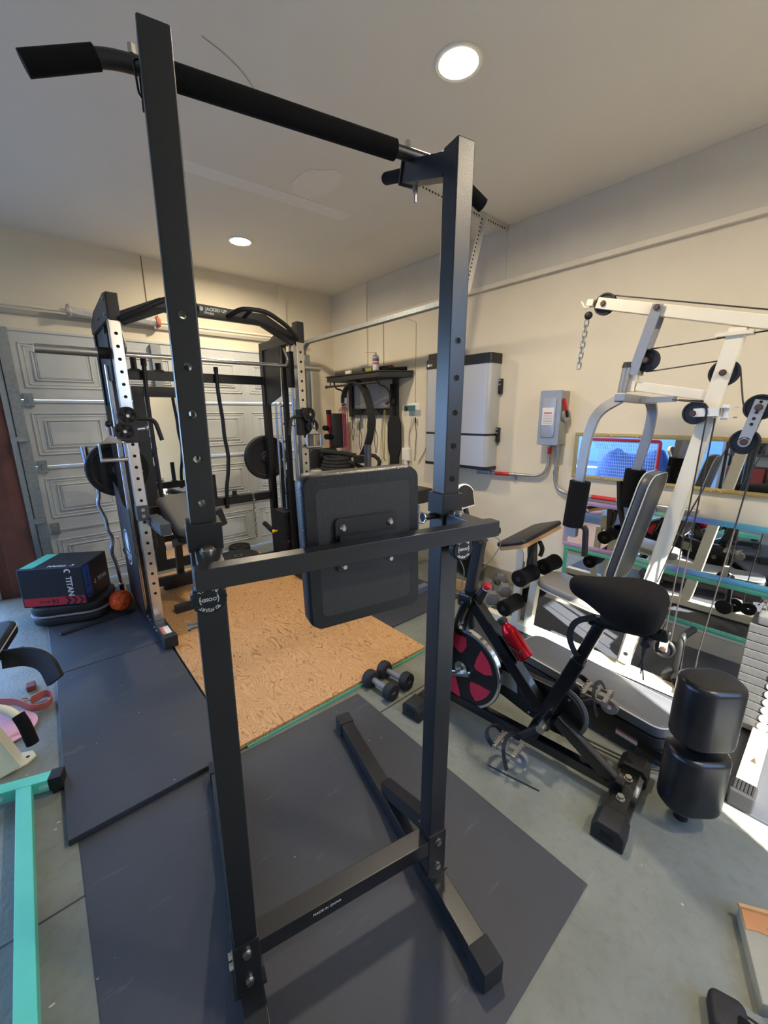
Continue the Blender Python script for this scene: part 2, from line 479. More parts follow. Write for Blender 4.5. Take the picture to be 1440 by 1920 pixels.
PERF = mat('white_perforated_steel', (214, 210, 200), .5, .3, .1, 30); HOLE = mat('slot_shadow_steel', (58, 54, 50), .8)
mb, hb = MB(), MB(); perf(mb, (1.9, 2.0, CZ - .02), (2.96, 2.0, CZ - .02), (0, 0, 1), hb)
pb = mb.build('perforated_angle', PERF, t); SLOTS.append((hb, pb))
mb, hb = MB(), MB(); perf(mb, (2.63, 1.985, CZ - .03), (2.47, 1.985, 2.26), (1, 0, .3), hb)
pb = mb.build('hanger_strap', PERF, t); SLOTS.append((hb, pb))

for hb, pb in SLOTS: build_split(hb, 'slot', HOLE, pb)

# torsion spring on its shaft above the door
t = thing('torsion_spring', 'white coil torsion spring on a long shaft above the garage door', 'spring', (.7, DY - .12, 2.26))
mb = MB(); mb.cyl((-.5, DY - .1, 2.258), (2.5, DY - .1, 2.258), .0135); mb.build('shaft', TRIMM, t)
mb = MB(); 
pts = [(.40 + .62 * i / 620, DY - .1 + .033 * math.cos(i * .9), 2.258 + .033 * math.sin(i * .9)) for i in range(621)]
mb.tube(pts, .0042, n=5); mb.cyl((.40, DY - .1, 2.258), (1.02, DY - .1, 2.258), .032); mb.build('coil', mat('white_painted_coil', (205, 203, 196), .5, 0, .1, 40), t)
for x in (.385, 1.02):
    mb = MB(); mb.lathe([(.014, 0), (.045, 0), (.045, .02), (.034, .035), (.014, .035)], (x, DY - .1, 2.258), (1, 0, 0))
    for a in range(4): mb.cyl((x + .012, DY - .1, 2.258), (x + .012, DY - .1 + .055 * math.cos(a * PI / 2 + .5), 2.258 + .055 * math.sin(a * PI / 2 + .5)), .007, n=8)
    mb.build('winding_cone', mat('cone_metal', (178, 172, 164), .5, .3) if x < .5 else mat('red_marked_cone', (186, 110, 84), .6), t)

# recessed ceiling lights; the last is added out of view for warm fill
for (x, y, lab) in ((1.528, 1.30, 'large lit round recessed light nearest the camera on the ceiling'), (1.534, 3.52, 'small lit round recessed light near the garage door end of the ceiling'), (1.53, -.85, 'added unseen round ceiling light behind the camera for fill')):
    t = thing('recessed_light', lab, 'ceiling light', (x, y, CZ))
    zc = CZ - .001
    mb = MB(); mb.lathe([(.078, .0), (.092, .0), (.095, -.003), (.09, -.008), (.078, -.006)], (x, y, zc), n=40); mb.build('trim_ring', mat('light_trim', (235, 233, 225), .5), t)
    mb = MB(); mb.lathe([(0, -.004), (.079, -.004)], (x, y, zc), n=40); mb.build('lens', emat('lit_lens', (255, 232, 196), 26), t)

# scuffed repair patch and a drywall tape seam on the ceiling, corner cord
def blob(mb, pts, z, th=.002):
    mb.prism(pts, th, Matrix.Translation((0, 0, z)))
mb = MB()
random.seed(3)
c0 = (1.56, 2.42)
blob(mb, [(c0[0] + (.11 + .03 * random.random()) * math.cos(a * PI / 9), c0[1] + (.16 + .05 * random.random()) * math.sin(a * PI / 9)) for a in range(18)], CZ - .003)
mb.build('trim_10', mat('spackle_patch', (240, 233, 220), .9, 0, .06, 20, .4, 40))['kind'] = 'structure'
mb = MB(); mb.prism([(.854, 2.666), (1.953, 2.585), (1.952, 2.712), (.897, 2.777)], .0015, Matrix.Translation((0, 0, CZ - .002)))
mb.build('trim_11', mat('drywall_tape', (242, 238, 228), .9, 0, .04, 14, .2, 60))['kind'] = 'structure'
mb = MB(); mb.tube([(.716, 1.837, CZ - .0015), (.805, 1.857, CZ - .0015), (.894, 1.896, CZ - .0015), (.961, 1.948, CZ - .0015)], .0012, corner=.05, n=5)
mb.build('trim_12', mat('hairline_crack', (140, 132, 122), .9))['kind'] = 'structure'

mb = MB(); mb.box((-8.2, -3, -.1), (-8.0, 11, 2.3)); struct(mb.build('wall_outside_sky_block', mat('sky_block_blue', (120, 150, 190), .85, 0, .08, 6)))  # added unseen wall, coloured blue, that hides bright sky from the mirrors
mb = MB(); mb.box((-8.0, 1.2, -.1), (-3.75, 1.4, 3.6)); struct(mb.build('wall_outside_sun_block', mat('sun_block_grey', (170, 172, 170), .85)))  # added unseen wall that keeps the sun off the ground outside
mb = MB(); mb.box((-2, -4.2, -.1), (6, -4.1, 1.85)); struct(mb.build('wall_outside_rear_block', mat('rear_block_brown', (120, 92, 70), .85, 0, .2, 8)))  # added unseen wall that cuts sky light through the rear doorway
# ------------------------------------------------------------------ camera, sky, sun
def set_camera():
    yaw, pit, rol = math.radians(40.75), math.radians(13.6), math.radians(-.42)
    fw = V((math.sin(yaw), math.cos(yaw), 0)); rt = V((math.cos(yaw), -math.sin(yaw), 0))
    fd = fw * math.cos(pit) - V((0, 0, 1)) * math.sin(pit); up = V((0, 0, 1)) * math.cos(pit) + fw * math.sin(pit)
    r2 = rt * math.cos(rol) + up * math.sin(rol); u2 = up * math.cos(rol) - rt * math.sin(rol)
    cd = bpy.data.cameras.new('camera'); co = bpy.data.objects.new('camera', cd); COL.objects.link(co)
    co.matrix_world = Matrix(((r2.x, u2.x, -fd.x, 0), (r2.y, u2.y, -fd.y, 0), (r2.z, u2.z, -fd.z, 1.45), (0, 0, 0, 1)))
    cd.sensor_width = 36; cd.sensor_fit = 'AUTO'; cd.lens = 36 * 760 / 1920; cd.clip_start = .02
    SC.camera = co
set_camera()

w = bpy.data.worlds.new('sky'); SC.world = w; w.use_nodes = True
nt = w.node_tree; bg = nt.nodes['Background']
tcw = nt.nodes.new('ShaderNodeTexCoord'); sx = nt.nodes.new('ShaderNodeSeparateXYZ'); nt.links.new(tcw.outputs['Generated'], sx.inputs[0])
rp = nt.nodes.new('ShaderNodeValToRGB'); rp.color_ramp.elements[0].position = 0; rp.color_ramp.elements[0].color = (.40, .64, 1, 1)
rp.color_ramp.elements[1].position = .7; rp.color_ramp.elements[1].color = (.22, .45, 1, 1)
nt.links.new(sx.outputs[2], rp.inputs[0]); nt.links.new(rp.outputs[0], bg.inputs['Color']); bg.inputs['Strength'].default_value = 8.0
sl = bpy.data.lights.new('sun', 'SUN'); sl.energy = 30; sl.angle = math.radians(.6); sl.color = (1, .95, .86)
so = bpy.data.objects.new('sun', sl); COL.objects.link(so)
so.rotation_euler = V((.5, 1, -.88)).to_track_quat('-Z', 'Y').to_euler()
for (x, y) in ((1.528, 1.30), (1.534, 3.52), (1.53, -.85)):  # last lamp belongs to the added fill light behind the camera
    al = bpy.data.lights.new('downlight', 'AREA'); al.shape = 'DISK'; al.size = .14; al.energy = 23; al.color = (1, .86, .66); al.spread = math.radians(170)
    ao = bpy.data.objects.new('downlight', al); COL.objects.link(ao); ao.location = (x, y, CZ - .012)
SC.view_settings.view_transform = 'Standard'; SC.view_settings.look = 'None'; SC.view_settings.gamma = 1; SC.view_settings.use_curve_mapping = False
SC.view_settings.exposure = 0.33
SC.cycles.use_denoising = True
SC.cycles.max_bounces = 8; SC.cycles.diffuse_bounces = 5; SC.cycles.glossy_bounces = 5
SC.cycles.sample_clamp_indirect = 6.0
# ================================================================== POWER TOWER (front, local frame s / t / z)
tw = thing('power_tower', 'black square-tube pull-up and dip tower with a padded back rest, closest to the camera', 'power tower', (.2, .777, .0045), math.radians(-13))
TF = world_of(tw)
def tmb(): return MB(TF)
HOLEIN = mat('hole_inside', (12, 12, 12), .9)
NAVY = mat('charcoal_powder_coat', (30, 31, 34), .33, 0, .12, 40, .06, 400)
SA, SB = .004, .557                       # upright centres at the foot
LEAN = .0135                              # the mast leans a touch to the right
def sx_(s, z): return s + LEAN * max(0, z)
# foot rails
for s, nm in ((SA, 0), (SB, 1)):
    mb = tmb(); mb.box((s + .004 - .028, -.25, .016), (s + .004 + .028, .72, .066), bev=.003); r = mb.build('foot_rail', NAVY, tw)
    for t0, t1 in ((-.285, -.215), (.68, .745)):
        mb = tmb(); mb.box((s + .004 - .033, t0, 0), (s + .004 + .033, t1, .072), bev=.006); mb.build('rubber_foot', RUBBER, r)
    # diagonal brace from rail to upright
    mb = tmb(); mb.bar((s + .005, .30, .075), (s + .005, .03, .205), .04, .05, (0, 0, 1)); mb.build('brace', NAVY, tw)
    # upright: fixed lower tube
    mb = tmb(); mb.bar((sx_(s, .066), 0, .066), (sx_(s, 1.225), 0, 1.225), .054, .056, (0, 1, 0), bev=.004); mb.build('lower_upright', NAVY, tw)
    mb = tmb(); mb.bar((sx_(s, .066), 0, .066), (sx_(s, .2), 0, .225), .062, .064, (0, 1, 0), bev=.003)
    mb.box((s - .036, -.034, .066), (s + .04, .036, .074))
    b = mb.build('foot_bracket', NAVY, tw)
    mb = tmb()
    for z in (.105, .195): bolt(mb, (sx_(s, z), -.032, z), (0, -1, 0), .009, .007)
    for z in (.13, .165): bolt(mb, (sx_(s, z) - .031, .0, z), (-1, 0, 0), .008, .008)
    bolt(mb, (s + .028, -.01, .19), (1, 0, 0), .008, .01)
    build_split(mb, 'bolt', ZINC, tw)
    # upper telescoping tube with pin holes
    mb = tmb(); mb.bar((sx_(s, 1.2), 0, 1.2), (sx_(s, 1.985), 0, 1.985), .044, .05, (0, 1, 0), bev=.003); up = mb.build('upper_upright', NAVY, tw)
    mb = tmb(); h2 = tmb()
    hz = (1.603, 1.524, 1.447, 1.371, 1.293)
    if nm == 0:
        ct = tmb()
        for z in hz: ct.cyl((sx_(s, z), -.05, z), (sx_(s, z), .05, z), .0068, n=20)
        cut(up, ct)
    for z in (1.603, 1.524, 1.447, 1.371, 1.293):
        if nm: mb.cyl((sx_(s, z), -.0252, z), (sx_(s, z), -.0262, z), .0062, n=16)
        h2.lathe([(.0066, 0), (.0078, 0), (.0078, .0010), (.0066, .0010)], (sx_(s, z), -.0252, z), (0, -1, 0), 16)
    build_split(mb, 'pin_hole', HOLEIN, up); build_split(h2, 'hole_rim', BLACKG, up)
    # plastic sleeve at the joint
    mb = tmb(); mb.bar((sx_(s, 1.205), 0, 1.205), (sx_(s, 1.257), 0, 1.257), .060, .064, (0, 1, 0), bev=.003); mb.build('sleeve', MATTE, tw)
    # adjustment knob with ring lettering
    ks, kz = sx_(s, 1.13) + (-.006 if nm == 0 else .008), 1.128
    mb = tmb(); mb.cyl((ks, -.028, kz), (ks, -.046, kz), .013, n=20); mb.build('knob_stem', CHROME, tw)
    mb = tmb()
    mb.lathe([(.018, 0), (.026, .002), (.0295, .006), (.0295, .022), (.027, .025), (0, .025)], (ks, -.046, kz), (0, -1, 0), 40)
    for a in range(20):
        c, q = math.cos(a * PI / 10), math.sin(a * PI / 10); mb.cyl((ks + .0288 * c, -.052, kz + .0288 * q), (ks + .0288 * c, -.068, kz + .0288 * q), .0022, n=6)
    kn = mb.build('adjust_knob', MATTE, tw)
    Mk = TF @ Matrix.Translation((ks, -.0712, kz)) @ Matrix.Rotation(PI / 2, 4, 'X') @ Matrix.Rotation(PI, 4, 'Z')
    text('lettering', 'LOOSEN', .0085, Mk, WHITEP, kn, .0003, bold=.0002)
    for wd, a0, a1, flip in (('TO ADJUST', 135, 45, 0), ('THEN PULL', 225, 315, 1)):
        for i, ch in enumerate(wd):
            if ch == ' ': continue
            a = math.radians(a0 + (a1 - a0) * i / (len(wd) - 1))
            rr = .0205
            rot = a - PI / 2 if not flip else a + PI / 2
            text('lettering', ch, .0078, Mk @ Matrix.Translation((rr * math.cos(a), rr * math.sin(a), 0)) @ Matrix.Rotation(rot, 4, 'Z'), WHITEP, kn, .0003, bold=.0002)
    mb = tmb()
    for a0 in (-28, 152):
        mb.tube([TFp for TFp in [(ks + .0155 * math.cos(math.radians(a0 + k * 8)), -.0713, kz + .0155 * math.sin(math.radians(a0 + k * 8))) for k in range(8)]], .001, n=6)
    build_split(mb, 'arc_mark', WHITEP, kn)
# pop pin on the right mast, tie pin on the left
mb = tmb(); mb.cyl((sx_(SB, 1.2) - .028, .0, 1.20), (sx_(SB, 1.2) - .058, .0, 1.20), .008, n=14); mb.cyl((sx_(SB, 1.2) - .058, 0, 1.2), (sx_(SB, 1.2) - .066, 0, 1.2), .011); pp = mb.build('pop_pin', MATTE, tw)
mb = tmb(); mb.torus((sx_(SB, 1.2) - .07, 0, 1.2), .014, .0018, (1, .4, 0)); mb.build('pull_ring', CHROME, pp)
mb = tmb(); mb.cyl((sx_(SA, 1.04) - .027, .0, 1.05), (sx_(SA, 1.04) - .04, .0, 1.05), .006, n=12); mb.cyl((sx_(SA, 1.04) - .04, 0, 1.05), (sx_(SA, 1.04) - .045, 0, 1.05), .009); mb.build('pop_pin', ZINC, tw)
# lower cross bar with its print
mb = tmb(); mb.box((SA + .03, -.03, .157), (SB - .026, .022, .208), bev=.003); cb = mb.build('cross_bar', NAVY, tw)
text('lettering', 'MADE IN CHINA', .0105, TF @ Matrix.Translation((.21, -.0306, .188)) @ Matrix.Rotation(PI / 2, 4, 'X'), WHITEP, cb, .0002)
# dip frame: front bar, two arms, back plates
mb = tmb(); mb.box((-.008, -.16, 1.18), (.606, -.128, 1.216), bev=.003); db = mb.build('dip_bar', NAVY, tw)
for s in (SA + .017, SB + .018):
    mb = tmb(); mb.box((s - .021, -.132, 1.176), (s + .021, -.02, 1.212), bev=.003); ar = mb.build('dip_arm', NAVY, tw)
    mb = tmb(); bolt(mb, (s, -.05, 1.212), (0, 0, 1), .011, .004, n=20); build_split(mb, 'bolt', ZINC, ar)
mb = tmb()
PB = (.302, -.112)                       # pad centre s, back face t
mb.prism(rrect(.13, .05, .008), .004, frame((PB[0], PB[1] - .004, 1.232), (1, 0, 0), ydir=(0, .0, 1)))
mb.prism(rrect(.125, .03, .008), .004, frame((PB[0], PB[1] - .004, 1.165), (1, 0, 0), ydir=(0, 0, 1)))
mb.box((PB[0] - .06, -.13, 1.19), (PB[0] + .06, -.112, 1.225))
pl = mb.build('back_plate', NAVY, tw)
mb = tmb()
for ds, z in ((-.05, 1.238), (.05, 1.238), (-.05, 1.162), (.05, 1.162)): mb.lathe([(0, .006), (.004, .006), (.0065, .003), (.0075, 0)], (PB[0] + ds, PB[1] - .008, z), (0, -1, 0), 18)
build_split(mb, 'bolt', ZINC, tw)
# back pad seen from behind: vinyl wrapped over, stapled backing
mb = tmb(); Mp = frame((PB[0] + .002, PB[1], 1.19), (1, 0, .02), ydir=(0, 0, 1)) @ Matrix.Diagonal((1, 1, -1, 1))
mb.prism(rrect(.245, .305, .022), .055, Mp, bev=.014); pd = mb.build('back_pad', mat('ribbed_black_vinyl', (26, 26, 28), .38, 0, .1, 30, .3, 260), tw)
mb = tmb()
outer, inner = rrect(.238, .298, .02), rrect(.196, .252, .012)
fr = [(mb.bm.verts.new(Mp @ V((a[0], a[1], -.001)))) for a in outer]; fi = [(mb.bm.verts.new(Mp @ V((a[0], a[1], -.0016)))) for a in inner]
for i in range(len(fr)): j = (i + 1) % len(fr); mb.bm.faces.new((fr[i], fr[j], fi[j], fi[i]))
mb.build('folded_edge', mat('folded_vinyl', (18, 18, 19), .5, 0, .2, 60, .2, 200), pd)
mb = tmb(); mb.prism(inner, .0012, Mp @ Matrix.Translation((0, 0, -.0014))); mb.build('dust_cover', mat('black_backing_cloth', (46, 46, 47), .6, 0, .1, 90, .3, 500), pd)
# pull-up bar: main foam, bent ends, end foam, brackets and grips
BT, BZ = .15, 2.03
mb = tmb(); mb.tube([(-.145, .148, 1.982), (-.04, .15, 2.026), (.02, BT, BZ), (.61, BT, BZ), (.66, .15, 2.026), (.765, .148, 1.975)], .0135, corner=.05, n=18); pb = mb.build('pull_up_bar', NAVY, tw)
mb = tmb(); mb.cyl((.03, BT, BZ), (.515, BT, BZ), .0205, n=24); mb.build('foam_grip', FOAM, pb)
mb = tmb(); a, b = V((-.150, .147, 1.980)), V((-.05, .15, 2.022)); mb.tube([a, b], .0168, n=24); mb.build('foam_grip', FOAM, pb)
mb = tmb(); a, b = V((.775, .147, 1.97)), V((.69, .15, 2.012)); mb.tube([a, b], .0168, n=24); mb.build('foam_grip', FOAM, pb)
for s, cs in ((SA, .003), (SB, -.003)):
    s2 = sx_(s, 1.97) + cs
    mb = tmb(); mb.bar((s2, .02, 1.955), (s2, .195, 2.018), .038, .045, (0, 0, 1), bev=.002); mb.bar((s2, .194, 2.018), (s2, .2, 2.02), .046, .055, (0, 0, 1)); br = mb.build('bar_bracket', NAVY, tw)
    mb = tmb(); mb.cyl((s2, .2, 2.02), (s2, .31, 2.058), .0145, .0145, n=20); mb.sph((s2, .31, 2.058), .0145); mb.build('parallel_grip', FOAM, tw)
    mb = tmb(); mb.cyl((s2, .165, 1.98), (s2, .165, 1.965), .007, n=6); mb.cyl((s2, .165, 1.966), (s2, .165, 1.945), .004, n=10); mb.cyl((s2 - .03, BT, BZ + .012), (s2 - .03, BT, BZ + .026), .007, n=6); build_split(mb, 'bolt', ZINC, br)
mb = tmb(); q = sx_(SA, 1.93) - .024
mb.tube([(q, .0, 1.945), (q - .006, -.004, 1.94), (q - .004, -.006, 1.90), (q, -.004, 1.895)], .0016, corner=.004, n=8); mb.build('wire_hook', BLACKG, tw)
# ================================================================== FLOOR COVERINGS
MATM = mat('rubber_mat', (54, 57, 64), .6, 0, .14, 5, .22, 140)
def add_flecks(m, dens, rgb, thr=.045):
    nt = m.node_tree; N, L = nt.nodes, nt.links; b = N['Principled BSDF']
    src = b.inputs['Base Color'].links[0].from_socket
    tc = N.new('ShaderNodeTexCoord'); mp = N.new('ShaderNodeMapping'); mp.inputs['Rotation'].default_value = (0, 0, .6); mp.inputs['Scale'].default_value = (1, 2.6, 1); L.new(tc.outputs['Object'], mp.inputs[0])
    vo = N.new('ShaderNodeTexVoronoi'); vo.inputs['Scale'].default_value = dens; L.new(mp.outputs[0], vo.inputs['Vector'])
    sp = N.new('ShaderNodeSeparateColor'); L.new(vo.outputs['Color'], sp.inputs[0])
    lt = N.new('ShaderNodeMath'); lt.operation = 'LESS_THAN'; L.new(vo.outputs['Distance'], lt.inputs[0]); lt.inputs[1].default_value = thr
    g = N.new('ShaderNodeMath'); g.operation = 'GREATER_THAN'; L.new(sp.outputs[0], g.inputs[0]); g.inputs[1].default_value = .72
    mu = N.new('ShaderNodeMath'); mu.operation = 'MULTIPLY'; L.new(lt.outputs[0], mu.inputs[0]); L.new(g.outputs[0], mu.inputs[1])
    # chalky scuffs: stretched noise
    mp2 = N.new('ShaderNodeMapping'); mp2.inputs['Rotation'].default_value = (0, 0, -.5); mp2.inputs['Scale'].default_value = (2.2, 9, 1); L.new(tc.outputs['Object'], mp2.inputs[0])
    nz = N.new('ShaderNodeTexNoise'); nz.inputs['Scale'].default_value = 2.4; nz.inputs['Detail'].default_value = 8; nz.inputs['Roughness'].default_value = .7; L.new(mp2.outputs[0], nz.inputs['Vector'])
    mr = N.new('ShaderNodeMapRange'); mr.inputs['From Min'].default_value = .60; mr.inputs['From Max'].default_value = .78; mr.inputs['To Max'].default_value = .15; L.new(nz.outputs['Fac'], mr.inputs[0])
    ad = N.new('ShaderNodeMath'); ad.operation = 'MAXIMUM'; L.new(mu.outputs[0], ad.inputs[0]); L.new(mr.outputs[0], ad.inputs[1])
    mx = N.new('ShaderNodeMix'); mx.data_type = 'RGBA'; L.new(ad.outputs[0], mx.inputs[0]); L.new(src, mx.inputs[6]); mx.inputs[7].default_value = (*s2l([x / 255 for x in rgb]), 1)
    L.new(mx.outputs[2], b.inputs['Base Color'])
add_flecks(MATM, 11, (168, 164, 158))
add_flecks(CONC, 7, (196, 192, 184), .05)
def slab(name, lab, cat, pts, z0, z1, m, group=None, bevel=.003):
    mb = MB(); mb.prism(pts, z1 - z0, Matrix.Translation((0, 0, z0))); o = mb.build(name, m, None, bevel=bevel); return tag(o, lab, cat, group)
G = 'black rubber floor mats'
slab('rubber_mat', 'black rubber mat under the pull-up tower at the front', 'mat', [(-.098, .318), (1.111, .318), (1.111, 1.515), (.48, 1.541), (-.092, 1.543)], 0, .004, MATM, G)
slab('rubber_mat', 'raised black rubber mat left of the plywood with a dark front edge', 'mat', [(-.118, 1.545), (.478, 1.545), (.478, 2.738), (-.095, 2.74)], 0, .026, MATM, G)
slab('rubber_mat', 'black rubber mat under the orange ball and left foot of the rack', 'mat', [(-.105, 2.746), (.478, 2.744), (.47, 3.95), (-.112, 3.95)], 0, .026, MATM, G)
slab('rubber_mat', 'black rubber mat right of the plywood leading to the grey dumbbells', 'mat', [(1.69, 1.9), (2.45, 1.9), (2.45, 3.9), (1.69, 3.9)], 0, .012, MATM, G)
slab('rubber_mat', 'black rubber mat under the cream cable machine at the right wall', 'mat', [(1.785, -.55), (2.94, -.55), (2.94, 1.62), (1.785, 1.62)], 0, .012, MATM, G)
mb = MB(); bolt(mb, (.40, 3.35, .026), (0, 0, 1), .012, .003, n=16)

def ply_mat():
    m, nt, b = _nodes('plywood_face'); N, L = nt.nodes, nt.links
    tc = N.new('ShaderNodeTexCoord'); mp = N.new('ShaderNodeMapping'); mp.inputs['Scale'].default_value = (2.6, .9, 1); L.new(tc.outputs['Object'], mp.inputs[0])
    wv = N.new('ShaderNodeTexNoise'); wv.inputs['Scale'].default_value = 4; wv.inputs['Detail'].default_value = 2; wv.inputs['Distortion'].default_value = 1.2; L.new(mp.outputs[0], wv.inputs['Vector'])
    mu = N.new('ShaderNodeMath'); mu.operation = 'MULTIPLY'; L.new(wv.outputs['Fac'], mu.inputs[0]); mu.inputs[1].default_value = 15
    fr = N.new('ShaderNodeMath'); fr.operation = 'FRACT'; L.new(mu.outputs[0], fr.inputs[0])
    rp = N.new('ShaderNodeValToRGB'); e = rp.color_ramp.elements
    e[0].position = 0; e[0].color = (*s2l((.52, .33, .17)), 1); e[1].position = .30; e[1].color = (*s2l((.73, .56, .37)), 1)
    k = e.new(.85); k.color = (*s2l((.76, .59, .40)), 1)
    L.new(fr.outputs[0], rp.inputs[0])
    n2 = N.new('ShaderNodeTexNoise'); n2.inputs['Scale'].default_value = 3; L.new(tc.outputs['Object'], n2.inputs['Vector'])
    rb = N.new('ShaderNodeMix'); rb.data_type = 'RGBA'; rb.blend_type = 'MIX'; rb.inputs[0].default_value = .05; L.new(rp.outputs[0], rb.inputs[6]); rb.inputs[7].default_value = (*s2l((.73, .54, .36)), 1)
    vo = N.new('ShaderNodeTexVoronoi'); vo.inputs['Scale'].default_value = 6; L.new(tc.outputs['Object'], vo.inputs['Vector'])
    r3 = N.new('ShaderNodeValToRGB'); r3.color_ramp.elements[0].position = .03; r3.color_ramp.elements[0].color = (.35, .35, .35, 1); r3.color_ramp.elements[1].position = .1; r3.color_ramp.elements[1].color = (1, 1, 1, 1); L.new(vo.outputs['Distance'], r3.inputs[0])
    m2 = N.new('ShaderNodeMix'); m2.data_type = 'RGBA'; m2.blend_type = 'MULTIPLY'; m2.inputs[0].default_value = .8; L.new(rb.outputs[2], m2.inputs[6]); L.new(r3.outputs[0], m2.inputs[7])
    L.new(m2.outputs[2], b.inputs['Base Color']); b.inputs['Roughness'].default_value = .55
    return m
PLY = ply_mat()
slab('plywood_sheet', 'orange brown plywood sheet with dark knots in front of the rack', 'plywood', [(.487, 1.553), (1.676, 1.558), (1.676, 3.99), (.487, 3.99)], .012, .030, PLY, bevel=.001)
slab('painted_board', 'board painted teal lying under the front edge of the plywood', 'board', [(.52, 1.548), (1.668, 1.553), (1.668, 1.72), (.52, 1.72)], 0, .0118, TEAL, bevel=.001)

# ================================================================== SMITH RACK
PZ = .03
rk = thing('smith_machine', 'black and chrome smith machine rack with dual pulleys in front of the garage door', 'rack', (1.08, 3.25, PZ))
STEEL = mat('brushed_stainless', (210, 204, 192), .25, 1.0, .08, 30)
RB = mat('rack_black_steel', (22, 22, 24), .45, 0, .1, 30, .06, 300)
LX, RX, FY, RY = .475, 1.665, 2.92, 3.53
for x0, g, side in ((LX, 1, 'L'), (RX, -1, 'R')):
    mb = MB(); mb.box((x0 - .03, FY - .03, .10), (x0 + .03, FY + .03, 1.985), bev=.003); fu = mb.build('front_upright', STEEL, rk)
    mb = MB()
    for k in range(24):
        z = .30 + k * .07
        mb.cyl((x0, FY - .0302, z), (x0, FY - .0312, z), .0095, n=14)
    build_split(mb, 'pin_hole', HOLEIN, fu)
    mb = MB(); mb.box((x0 - .028, RY - .03, .10), (x0 + .028, RY + .03, 1.99), bev=.003); mb.build('rear_upright', RB, rk)
    mb = MB(); mb.box((x0 - .02, 3.15, .10), (x0 + .02, 3.19, 1.99), bev=.003); mb.build('middle_upright', RB, rk)
    mb = MB(); mb.box((x0 - .036, 2.62, PZ + .002), (x0 + .036, 3.62, .10), bev=.004); bb = mb.build('base_beam', RB, rk)
    mb = MB(); mb.box((x0 - .04, 2.60, PZ), (x0 + .04, 2.655, .108), bev=.006); mb.build('end_cap', RUBBER, bb)
    mb = MB(); mb.box((x0 - .024, 2.67, .1002), (x0 + .024, 2.78, .101)); st = mb.build('warning_label', mat('white_label', (225, 222, 218), .6), bb)
    mb = MB(); mb.box((x0 - .024, 2.67, .1012), (x0 - .008, 2.78, .1016)); mb.build('label_stripe', mat('orange_label', (205, 110, 70), .6), st)
    mb = MB()
    for y in (2.80, 2.86, 3.0, 3.06): bolt(mb, (x0 - .036 * g, y, .075), (-g, 0, 0), .008, .006)
    bolt(mb, (x0, FY - .03, .14), (0, -1, 0), .01, .006)
    build_split(mb, 'bolt', ZINC, bb)
    # top side member, gusset plate and upright cap
    mb = MB(); mb.box((x0 - .026, FY - .02, 1.985), (x0 + .026, RY + .03, 2.05), bev=.003); mb.build('top_member', RB, rk)
    mb = MB(); mb.prism([(FY - .03, 1.985), (FY - .03, 2.12), (FY + .02, 2.125), (RY - .15, 2.10), (RY + .03, 2.04), (RY + .03, 1.99)], .006, frame((x0 - .032 * g, 0, 0), (0, 1, 0), ydir=(0, 0, 1))); gp = mb.build('gusset_plate', RB, rk)
    mb = MB()
    for y, z in ((FY, 2.09), (FY, 2.01), (3.2, 2.03), (3.45, 2.015)): bolt(mb, (x0 - .034 * g, y, z), (-g, 0, 0), .009, .006)
    build_split(mb, 'bolt', ZINC, gp)
    mb = MB(); mb.box((x0 - .026, FY - .035, 1.978), (x0 + .034, FY + .035, 2.125), bev=.004); mb.build('upright_cap', RB, rk)
    # side screen up top, as on the real frame
    mb = MB(); mb.prism([(3.20, 1.98), (RY - .03, 1.98), (RY - .03, 1.52), (3.22, 1.60)], .004, frame((x0 - .016, 0, 0), (0, 1, 0), ydir=(0, 0, 1))); mb.build('side_screen', mat('dark_screen', (36, 36, 36), .5), rk)
    # chrome rods
    for y, r, z0, z1 in ((3.045, .0135, .11, 1.99), (3.27, .010, .62, 1.55), (3.36, .010, .62, 1.55), (FY + .06, .011, .12, 1.97)):
        mb = MB(); mb.cyl((x0, y, z0), (x0, y, z1), r, n=18); mb.build('guide_rod', CHROME, rk)
    for dx, y in ((.052, 3.05), (.034, 3.11)):
        mb = MB(); mb.cyl((x0 - dx * g, y, .11), (x0 - dx * g, y, 1.75), .0095, n=18); mb.build('guide_rod', CHROME, rk)
    mb = MB()
    for k in range(9):
        z = .36 + k * .145; mb.cyl((x0 + .02 * g, 3.17, z), (x0 + .075 * g, 3.14, z), .0075, n=10)
    build_split(mb, 'catch_peg', CHROME, rk)
    # weight stack in its box with a selector pin
    ws = None
    mb = MB()
    mb.box((x0 - .05, 3.24, .10), (x0 + .05, 3.47, .60), bev=.003); ws = mb.build('weight_stack', mat('black_stack', (28, 28, 30), .5), rk)
    mb = MB()
    for k in range(14): mb.box((x0 - .0515, 3.2385, .118 + k * .034), (x0 + .0515, 3.4715, .1205 + k * .034))
    build_split(mb, 'plate_gap', HOLEIN, ws)
    if side == 'R':
        mb = MB(); mb.cyl((x0 - .05, 3.40, .40), (x0 - .085, 3.39, .405), .008, n=10); mb.sph((x0 - .09, 3.39, .405), .017); mb.build('selector_pin', mat('yellow_knob', (222, 176, 30), .4), ws)
    # outer shroud with round badge
    xs = x0 - .062 * g
    mb = MB(); mb.prism([(3.0, .12), (3.50, .12), (3.50, .99), (3.34, .96), (3.20, .86), (3.0, .86)], .004, frame((xs, 0, 0), (0, 1, 0), ydir=(0, 0, 1))); sh = mb.build('shroud', RB, rk)
    mb = MB(); bx = xs - .0025 * g if g > 0 else xs + .0065
    Mb = frame((bx, 3.25, .55), (0, -1 * g, 0), ydir=(0, 0, 1))
    ell = [(.11 * math.cos(a * PI / 24), .13 * math.sin(a * PI / 24)) for a in range(48)]; eli = [(p[0] * .93, p[1] * .94) for p in ell]
